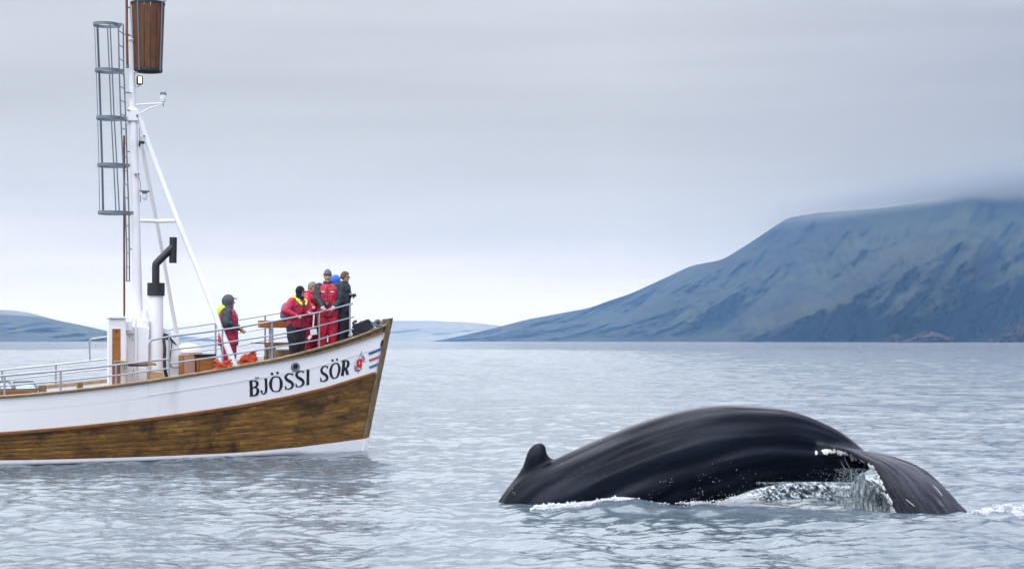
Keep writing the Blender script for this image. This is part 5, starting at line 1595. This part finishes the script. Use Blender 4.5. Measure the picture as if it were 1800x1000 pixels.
    def dome(name, mat, z0, rx, ry, zt, front_cut=None, cy=-.004, grow=0.0, wr_=(.004, 30, 2), rows=9):
        n = 26; vs = []; 
        for i in range(rows + 1):
            t = i / rows
            for k in range(n):
                a = 2 * math.pi * k / n
                zb = z0 if front_cut is None else z0 + (front_cut - z0) * max(0, math.sin(a) * 1.25 + .1) ** .8 if math.sin(a) * 1.25 + .1 > 0 else z0
                z = zb + (zt - zb) * math.sin(t * math.pi / 2) ; r_ = math.sqrt(max(0.0, 1 - max(0, (z - .01) / (zt - .01)) ** 2.3)) if z > .01 else 1 - grow * 0
                if i == rows: r_ = .02
                vs.append(H(rx * r_ * math.cos(a), cy + ry * r_ * math.sin(a), z))
        fs = [(i * n + k, i * n + (k + 1) % n, (i + 1) * n + (k + 1) % n, (i + 1) * n + k) for i in range(rows) for k in range(n)] + [tuple(rows * n + k for k in range(n))]
        o = MB().add(vs, fs).build(name, None, None, smooth=False)
        md = o.modifiers.new('s', 'SOLIDIFY'); md.thickness = .014; md.offset = -1
        ms = o.modifiers.new('u', 'SUBSURF'); ms.levels = ms.render_levels = 1
        dg = bpy.context.evaluated_depsgraph_get(); me = bpy.data.meshes.new_from_object(o.evaluated_get(dg)); bpy.data.objects.remove(o)
        me.name = name; me.materials.clear(); me.materials.append(mat); me.shade_smooth(); o = link(bpy.data.objects.new(name, me), root)
        wrinkle(o, *wr_, (1, 1, 1))
        return o
    if hg == 'beanie':
        o = dome('beanie', S.get('headmat', F_KNITG), .035, .088, .106, .172, front_cut=.045)
        MB().tube([H(.089 * math.cos(a), -.004 + .107 * math.sin(a), .048) for a in np.linspace(0, 2 * math.pi, 24, False)], .011, 8, closed=True).build('turned_up_edge', S.get('edgemat', F_KNITG), o)
    if hg == 'balaclava':
        mb = MB(); mb.sphere(H(0, -.012, .028), .112, 18, 12, (.88, 1.0, 1.08))
        mb.lathe(H(0, -.01, -.16), [(.098, 0), (.090, .05), (.088, .11), (.088, .16)], 18)
        mb.sphere(H(0, .045, -.10), .052, 10, 8)
        o = fused('balaclava', mb, .010, F_KNIT, root, 2)
        # cut the face opening
        bm = bmesh.new(); bm.from_mesh(o.data); inv = HM.inverted()
        kill = []
        for v in bm.verts:
            q = inv @ (v.co - headc)
            if q.y > .035 and -.078 < q.z < .045 and abs(q.x) < .056: kill.append(v)
        bmesh.ops.delete(bm, geom=kill, context='VERTS'); bm.to_mesh(o.data); bm.free()
    if hg == 'hooded':
        mb = MB(); mb.sphere(H(0, -.022, .012), .128, 18, 12, (.92, 1.02, 1.08)); mb.lathe(H(0, -.02, -.16), [(.11, 0), (.105, .06), (.105, .14)], 18)
        o = fused('hood', mb, .011, S['headmat'], root, 3, (.006, 14, 3))
        bm = bmesh.new(); bm.from_mesh(o.data); inv = HM.inverted(); kill = []
        for v in bm.verts:
            q = inv @ (v.co - headc)
            if q.y > .045 and -.20 < q.z < .052 and abs(q.x) < .072: kill.append(v)
        bmesh.ops.delete(bm, geom=kill, context='VERTS'); bm.to_mesh(o.data); bm.free()
        pk = MB(); vs = []
        for k in range(9):
            a = R(35 + 110 * k / 8)
            for rr in (.10, .155): vs.append(H(.085 * math.cos(a) * (1 if rr < .12 else 1.05), rr * math.sin(a) + .012, .072 - (rr - .10) * .35))
        vs2 = [v + HM @ Vector((0, 0, .008)) for v in vs]
        fs = [(2 * k, 2 * k + 1, 2 * k + 3, 2 * k + 2) for k in range(8)]; fs += [tuple(18 + e for e in q)[::-1] for q in fs] + [(2 * k + 1, 18 + 2 * k + 1, 18 + 2 * k + 3, 2 * k + 3) for k in range(8)] + [(0, 1, 19, 18), (16, 34, 35, 17)]
        pk.add(vs + vs2, fs).build('peak', S['headmat'], o)
    if hg == 'hair':
        dome('hair', S['headmat'], -.035, .086, .108, .138, front_cut=.062, wr_=(.013, 26, S.get('seed', 0)), rows=10)
    if S.get('glasses'):
        for sd in (1, -1):
            g_ = MB().box(H(sd * .032, .101, .010), (.046, .010, .028), HM, .006).build('lens', GLASSD, root)
            MB().tube([H(sd * .055, .098, .014), H(sd * .080, .03, .016), H(sd * .079, -.01, .012)], .004, 5).build('temple', GLASSD, root)
    if S.get('raised_glasses'):
        MB().box(H(.0, .118, .058), (.10, .05, .012), HM, .004).build('raised_sunglasses', GLASSD, root)
    return root, H

def deck_xy(px, py, yl):
    """deck point under this column of the photo, yl across the deck"""
    p = pl(px, py, yl); s = -p.x
    return to_w((p.x, yl, zdeck(max(0, s)) + .02)), p
def inv_person(root_loc, face, sc, w):
    d = (Vector(w) - Vector(root_loc)) / sc
    return Matrix.Rotation(-R(face - 90), 3, 'Z') @ d

def stand(pxh, y_head, y_feet_guess, yl, face, label, style, hands, h=None, elb=None, knees=None, off=(0, 0)):
    """pxh: photo column of the head, hands: {'R': world point of the wrist, ...}"""
    rp_ = side_at(pxh, 600, -1, .08); f, p = deck_xy(pxh, 600, rp_.y + yl)   # yl: how far inboard of the rail
    top = HC - (y_head - YH) / F * f.y
    if h is None: h = (top - f.z) / 1.03
    sc = h / 1.78
    J = {}
    for kk, sd in (('R', 1), ('L', -1)):
        w = inv_person(f, face, sc, hands[kk]) if kk in hands else Vector((sd * .24, .12, .88))
        sh = Vector((sd * .185, 0, 1.425)); lean = style.get('lean', 0)
        sh = Vector((0, 0, .95)) + Matrix.Rotation(-lean, 3, 'X') @ (sh - Vector((0, 0, .95)))
        L1 = L2 = .285; d = w - sh; D = d.length
        if D > .55: w = sh + d * (.55 / D); d = w - sh; D = .55
        a = (L1 * L1 - L2 * L2 + D * D) / (2 * D); hh = math.sqrt(max(0, L1 * L1 - a * a))
        pole_ = Vector((sd * 1.25, -.45, -.7)); dn = d.normalized(); pole_ = (pole_ - dn * pole_.dot(dn)).normalized()
        J['el' + kk] = sh + dn * a + pole_ * hh; J['wr' + kk] = w
        if kk + 'd' in hands: J['hand' + kk] = Matrix.Rotation(-R(face - 90), 3, 'Z') @ Vector(hands[kk + 'd'])
    if knees: J['knees'], J['ank'] = knees
    return person(f, face, h, J, label, style)
RN = lambda x, y, dz=.0: to_w(side_at(x, y, -1, .08)) + Vector((0, 0, dz))
camdir = Vector((0, -1, 0))
# 1: the one standing alone by the stay
hand = to_w(pl(428, 577, side_at(401, 600, -1, .08).y + .55))
stand(401, 514, 655, .75, 2, 'person alone by the mast stay in a red suit with peaked grey hood', dict(
    trousers=F_RED2, jacket=F_RED2, sleeves=F_DARK, collar=F_RED2, head='hooded', headmat=F_GREY, hood_back=F_LIME, shoulder_patch=True, seed=1, bulk=1.16, hem=.78, zip=True, patches=(-1,)),
    {'R': hand - Vector((.10, 0.12, -.02)), 'L': hand + Vector((-.10, .30, 0))})
# 2: black balaclava, lime collar
stand(520.5, 498, 0, .42, -38, 'person in black balaclava and red jacket with lime hood, leftmost at the bow', dict(
    trousers=F_BLACK, jacket=F_RED2, sleeves=F_RED2, collar=F_KNIT, head='balaclava', hood_back=F_LIME, hood_front=True, glasses=True, seed=5, bulk=1.13, hem=.86, lean=.16, turn=18, zip=True),
    {'R': RN(522, 557, .03) + Vector((0, .06, 0)), 'L': RN(543, 551, .04) + Vector((-.03, .05, 0)), 'Ld': (.5, -.8, -.1), 'Rd': (.6, -.7, 0)})
# 3: grey-haired person half hidden between
stand(546, 491.5, 0, .95, -30, 'grey-haired person in red, half hidden behind the balaclava wearer', dict(
    trousers=F_RED, jacket=F_RED, sleeves=F_RED, collar=F_RED, head='hair', headmat=HAIRG, seed=9, bulk=1.04, lean=.05, turn=10, hood_back=F_RED),
    {'R': RN(557, 549, .04) + Vector((-.02, .06, 0)), 'L': RN(566, 546, .04) + Vector((.1, .35, 0)), 'Rd': (.2, -1, 0)})
# 4: tall one with striped beanie facing the camera
r4, H4 = stand(576, 471.5, 0, .36, -84, 'tall person in grey beanie and full red suit, facing us at the bow rail', dict(
    trousers=F_RED, jacket=F_RED, sleeves=F_DARK, collar=F_DARK, head='beanie', headmat=F_KNITG, edgemat=F_KNIT, patches=(-1, 1), seed=13, bulk=1.06, lean=.03, turn=4, cuff=F_PALE),
    {'R': RN(568, 546.5, .03) + Vector((0, .06, 0)), 'L': RN(585, 543, .03) + Vector((0, .06, 0)), 'Rd': (.35, -1, -.1), 'Ld': (-.3, -1, -.1)})
# 5: at the bow end, brown hair, field glasses
r5, H5 = stand(602, 473.5, 0, .30, -14, 'bareheaded brown-haired person in dark jacket at the bow end, holding binoculars at the chest', dict(
    trousers=F_BLACK, jacket=F_DARK, sleeves=F_DARK, collar=F_DARK, head='hair', headmat=HAIRB, seed=17, bulk=1.06, lean=.06, turn=4, raised_glasses=False, glasses=True),
    {'R': to_w(pl(611, 517, side_at(602, 600, -1, .08).y + .20)), 'L': to_w(pl(615, 520, side_at(602, 600, -1, .08).y + .30)), 'Rd': (.8, .35, .25), 'Ld': (.8, -.4, .1)})
for rt_ in (r5,):
    for nm, (x, y, z), sz in (('red_panel', (.10, .148, 1.30), (.10, .012, .05)), ('red_panel', (-.10, .148, 1.20), (.08, .012, .05)), ('red_panel', (.15, .10, 1.12), (.05, .10, .04))):
        MB().box((x, y, z), sz, None, .004).build(nm, F_RED2, rt_)
    MB().box((.235, .02, 1.30), (.012, .07, .025), Matrix.Rotation(R(30), 3, 'X'), .004).build('reflective_patch', F_PALE, rt_)
# 6: only a blue hood shows between 4 and 5
stand(589.5, 480, 0, .95, 20, 'person in a bright blue hood, almost hidden behind the tall beanie wearer', dict(
    trousers=F_BLACK, jacket=F_BLUE, sleeves=F_BLUE, collar=F_BLUE, head='hooded', headmat=F_BLUE, seed=21, bulk=.95), {})

# things they carry
CAMY = side_at(576, 600, -1, .08).y + .18
cm = empty('camera_on_strap', to_w(pl(574.5, 533, CAMY)), R(10))
tag(cm, 'black camera hanging on a neck strap over the red suit of the tall person', 'camera')
MB().box((0, 0, 0), (.14, .06, .09), None, .012).box((0, 0, .055), (.06, .05, .03), None, .008).build('camera_body', black, cm)
MB().lathe((0, -.03, 0), [(.042, 0), (.042, .05), (.036, .055), (.036, .09)], 14, Vector((0, -1, 0))).build('lens', simple('grey_lens_barrel', (.10, .11, .12), .35, .2, 10), cm)
ic = Matrix.Rotation(-R(10), 3, 'Z')
for sd in (-1, 1):
    a = Vector((sd * .07, 0, .03)); mid = ic @ (to_w(pl(574.5 + sd * 6.0, 515, CAMY + .02)) - cm.location); top = ic @ (to_w(pl(574.5 + sd * 6.5, 500, CAMY + .14)) - cm.location)
    MB().tube([a, mid, top], .007, 5).build('strap', F_GREY, cm)
bn_ = empty('binoculars', to_w(pl(619, 518, side_at(602, 600, -1, .08).y + .25)), R(-10))
tag(bn_, 'black binoculars held in both hands by the person at the bow end', 'binoculars')
for sd in (-1, 1):
    MB().lathe((-.09, sd * .035, 0), [(.022, 0), (.024, .05), (.034, .09), (.036, .17)], 12, Vector((1, 0, 0))).build('barrel', black, bn_)
MB().box((-.01, 0, 0), (.07, .05, .03), None, .006).build('bridge', black, bn_)
bp = empty('backpack', to_w(pl(503.5, 548, side_at(505, 600, -1, .08).y + .55)), R(-38 - 90))
tag(bp, 'small grey backpack on the back of the balaclava wearer', 'backpack')
mb = MB(); mb.sphere((0, 0, 0), .17, 14, 10, (.9, .55, 1.35)); mb.box((0, 0, -.03), (.26, .15, .38), None, .05)
fused('pack_body', mb, .014, simple('grey_backpack_cloth', (.13, .13, .17), .8, .2, 10), bp, 3, (.006, 14, 2))
MB().box((0, -.10, -.06), (.18, .05, .16), None, .02).build('pocket', F_GREY, bp)

# orange rope in two coils, sack, white tag on the rail
ropem = simple('orange_rope', (.50, .075, .025), .8, .4, 40, bump=.8, bscale=150)
def coil(px, py, yl, w_, hgt, seed, label):
    c = pl(px, py, yl); c.z = max(c.z, zdeck(-c.x) + .02); wpos = to_w(c)
    r_ = random.Random(seed); root = empty('rope_coil', wpos, HD)
    tag(root, label, 'rope', 'orange rope coils on deck')
    for k in range(9):
        ph = r_.uniform(0, 6.28); tilt = r_.uniform(-.7, .7); rr = w_ * r_.uniform(.75, 1.0)
        pts = []
        for a in np.linspace(0, 2 * math.pi, 26, False):
            x = rr * math.cos(a); y = rr * .8 * math.sin(a); z = .03 + k * hgt / 9 + math.sin(a + ph) * hgt * .33 + tilt * x
            pts.append(Vector((x + .02 * math.sin(3 * a + ph), y, max(.02, z))))
        MB().tube(pts, .021, 7, closed=True).build('loop', ropem, root)
coil(392, 650, -1.3, .20, .12, 1, 'coil of orange rope left of the slanting mast stay')
coil(437, 640, -1.0, .18, .17, 2, 'coil of orange rope right of the lone hooded person')
sk_, _ = deck_xy(449, 600, -.95)
sack = MB(); sack.sphere((0, 0, .14), .17, 12, 8, (1, .8, .9)); sack.box((0, 0, .08), (.3, .24, .16), None, .03)
o = fused('canvas_sack', sack, .015, simple('tan_canvas', (.26, .18, .10), .85, .2, 8), None, 3, (.01, 9, 4)); o.location = sk_; tag(o, 'tan canvas sack on deck beside the orange rope', 'sack')
tg = empty('paper_tag', RN(550.5, 551), HD)
tag(tg, 'white paper tag hanging on a ribbon from the bow rail', 'tag')
MB().box((.0, -.035, -.16), (.035, .006, .30), Matrix.Rotation(R(4), 3, 'Y'), .002).build('ribbon', F_PALE, tg)
MB().box((.0, -.04, -.40), (.15, .006, .13), Matrix.Rotation(R(-10), 3, 'Y'), .002).build('card', F_PALE, tg)
MB().box((-.09, -.04, -.52), (.07, .006, .10), Matrix.Rotation(R(40), 3, 'Y'), .002).build('ribbon', F_PALE, tg)
# coiled dark gear on the foredeck
gp, _ = deck_xy(498, 600, side_at(498, 600, -1, .08).y + .5)
dg_ = empty('dark_gear_bag', gp, HD); tag(dg_, 'black gear bag and boots lying on deck behind the bow rail', 'bag')
mb = MB(); mb.sphere((0, 0, .10), .16, 12, 8, (1.7, .8, .7)); mb.sphere((.25, .05, .06), .10, 10, 8, (1.4, .8, .6)); mb.sphere((-.28, 0, .05), .09, 10, 8, (1.3, .9, .6))
fused('bag_body', mb, .015, F_BLACK, dg_, 3, (.012, 10, 3))
MB().tube(smooth_pts([(-.15, -.1, .14), (-.05, -.14, .24), (.1, -.14, .24), (.18, -.1, .12)], 4), .012, 6).build('handle', F_GREY, dg_)
# ---------------------------------------------------------------- low cloud lying along the mountain top
cs = [(1290, 6700), (1440, 6200), (1560, 5950), (1700, 5800), (1850, 5600), (2100, 5300), (2400, 5050)]
vs = []
for px, D in cs:
    zr = HC + (.0722 + ((px - CX) / F - .162) * .1) * D
    for dd, z in ((-500, zr - 90), (-500, zr + 150), (-120, zr + 150), (-120, zr - 90)):
        vs.append(((px - CX) / F * (D + dd), D + dd, z))
fs = [(i * 4 + k, i * 4 + (k + 1) % 4, i * 4 + 4 + (k + 1) % 4, i * 4 + 4 + k) for i in range(len(cs) - 1) for k in range(4)] + [(3, 2, 1, 0), tuple(len(vs) - 4 + k for k in range(4))]
cl_ = mesh_obj('cloud', vs, fs, None); tag(cl_, kind='stuff')
bm = bmesh.new(); bm.from_mesh(cl_.data); bmesh.ops.recalc_face_normals(bm, faces=bm.faces); bm.to_mesh(cl_.data); bm.free()
m = bpy.data.materials.new('ridge_cloud'); m.use_nodes = True; nt = m.node_tree; nt.nodes.clear()
o_ = N(nt, 'ShaderNodeOutputMaterial'); v_ = N(nt, 'ShaderNodeVolumePrincipled'); nt.links.new(v_.outputs[0], o_.inputs['Volume'])
v_.inputs['Color'].default_value = (0.37, 0.39, 0.42, 1)
P = geopos(nt); sp = N(nt, 'ShaderNodeSeparateXYZ'); nt.links.new(P, sp.inputs[0])
# the cloud base climbs to the right with the ridge: height of the base as a function of x
base = nmath(nt, 'MULTIPLY_ADD', sp.outputs['X'], (.0892 * 5300 - .0722 * 5850) / (.30 * 5300 - .162 * 5850), 0)
b0 = .0722 * 5850 - (.0892 * 5300 - .0722 * 5850) / (.30 * 5300 - .162 * 5850) * .162 * 5850
nz_ = nmath(nt, 'MULTIPLY', nmath(nt, 'SUBTRACT', nnoise(nt, nmap(nt, P, (1, .4, 2.5)), .004, 4.0, .55), .5), 50.0)
hh = nmath(nt, 'ADD', nmath(nt, 'SUBTRACT', nmath(nt, 'SUBTRACT', sp.outputs['Z'], base), b0), nz_)
up_ = nmath(nt, 'MULTIPLY', nmath(nt, 'ADD', hh, 36.0), 1 / 50.0, clamp=True)
dn_ = nmath(nt, 'MULTIPLY', nmath(nt, 'SUBTRACT', 95.0, hh), 1 / 90.0, clamp=True)
lf_ = nmath(nt, 'MULTIPLY', nmath(nt, 'SUBTRACT', sp.outputs['X'], 880.0), 1 / 620.0, clamp=True)
nt.links.new(nmath(nt, 'MULTIPLY', nmath(nt, 'MULTIPLY', nmath(nt, 'MULTIPLY', up_, up_), nmath(nt, 'MULTIPLY', dn_, lf_)), 0.0095), v_.inputs['Density'])
m.cycles.volume_step_rate = 0.6
cl_.data.materials.append(m)
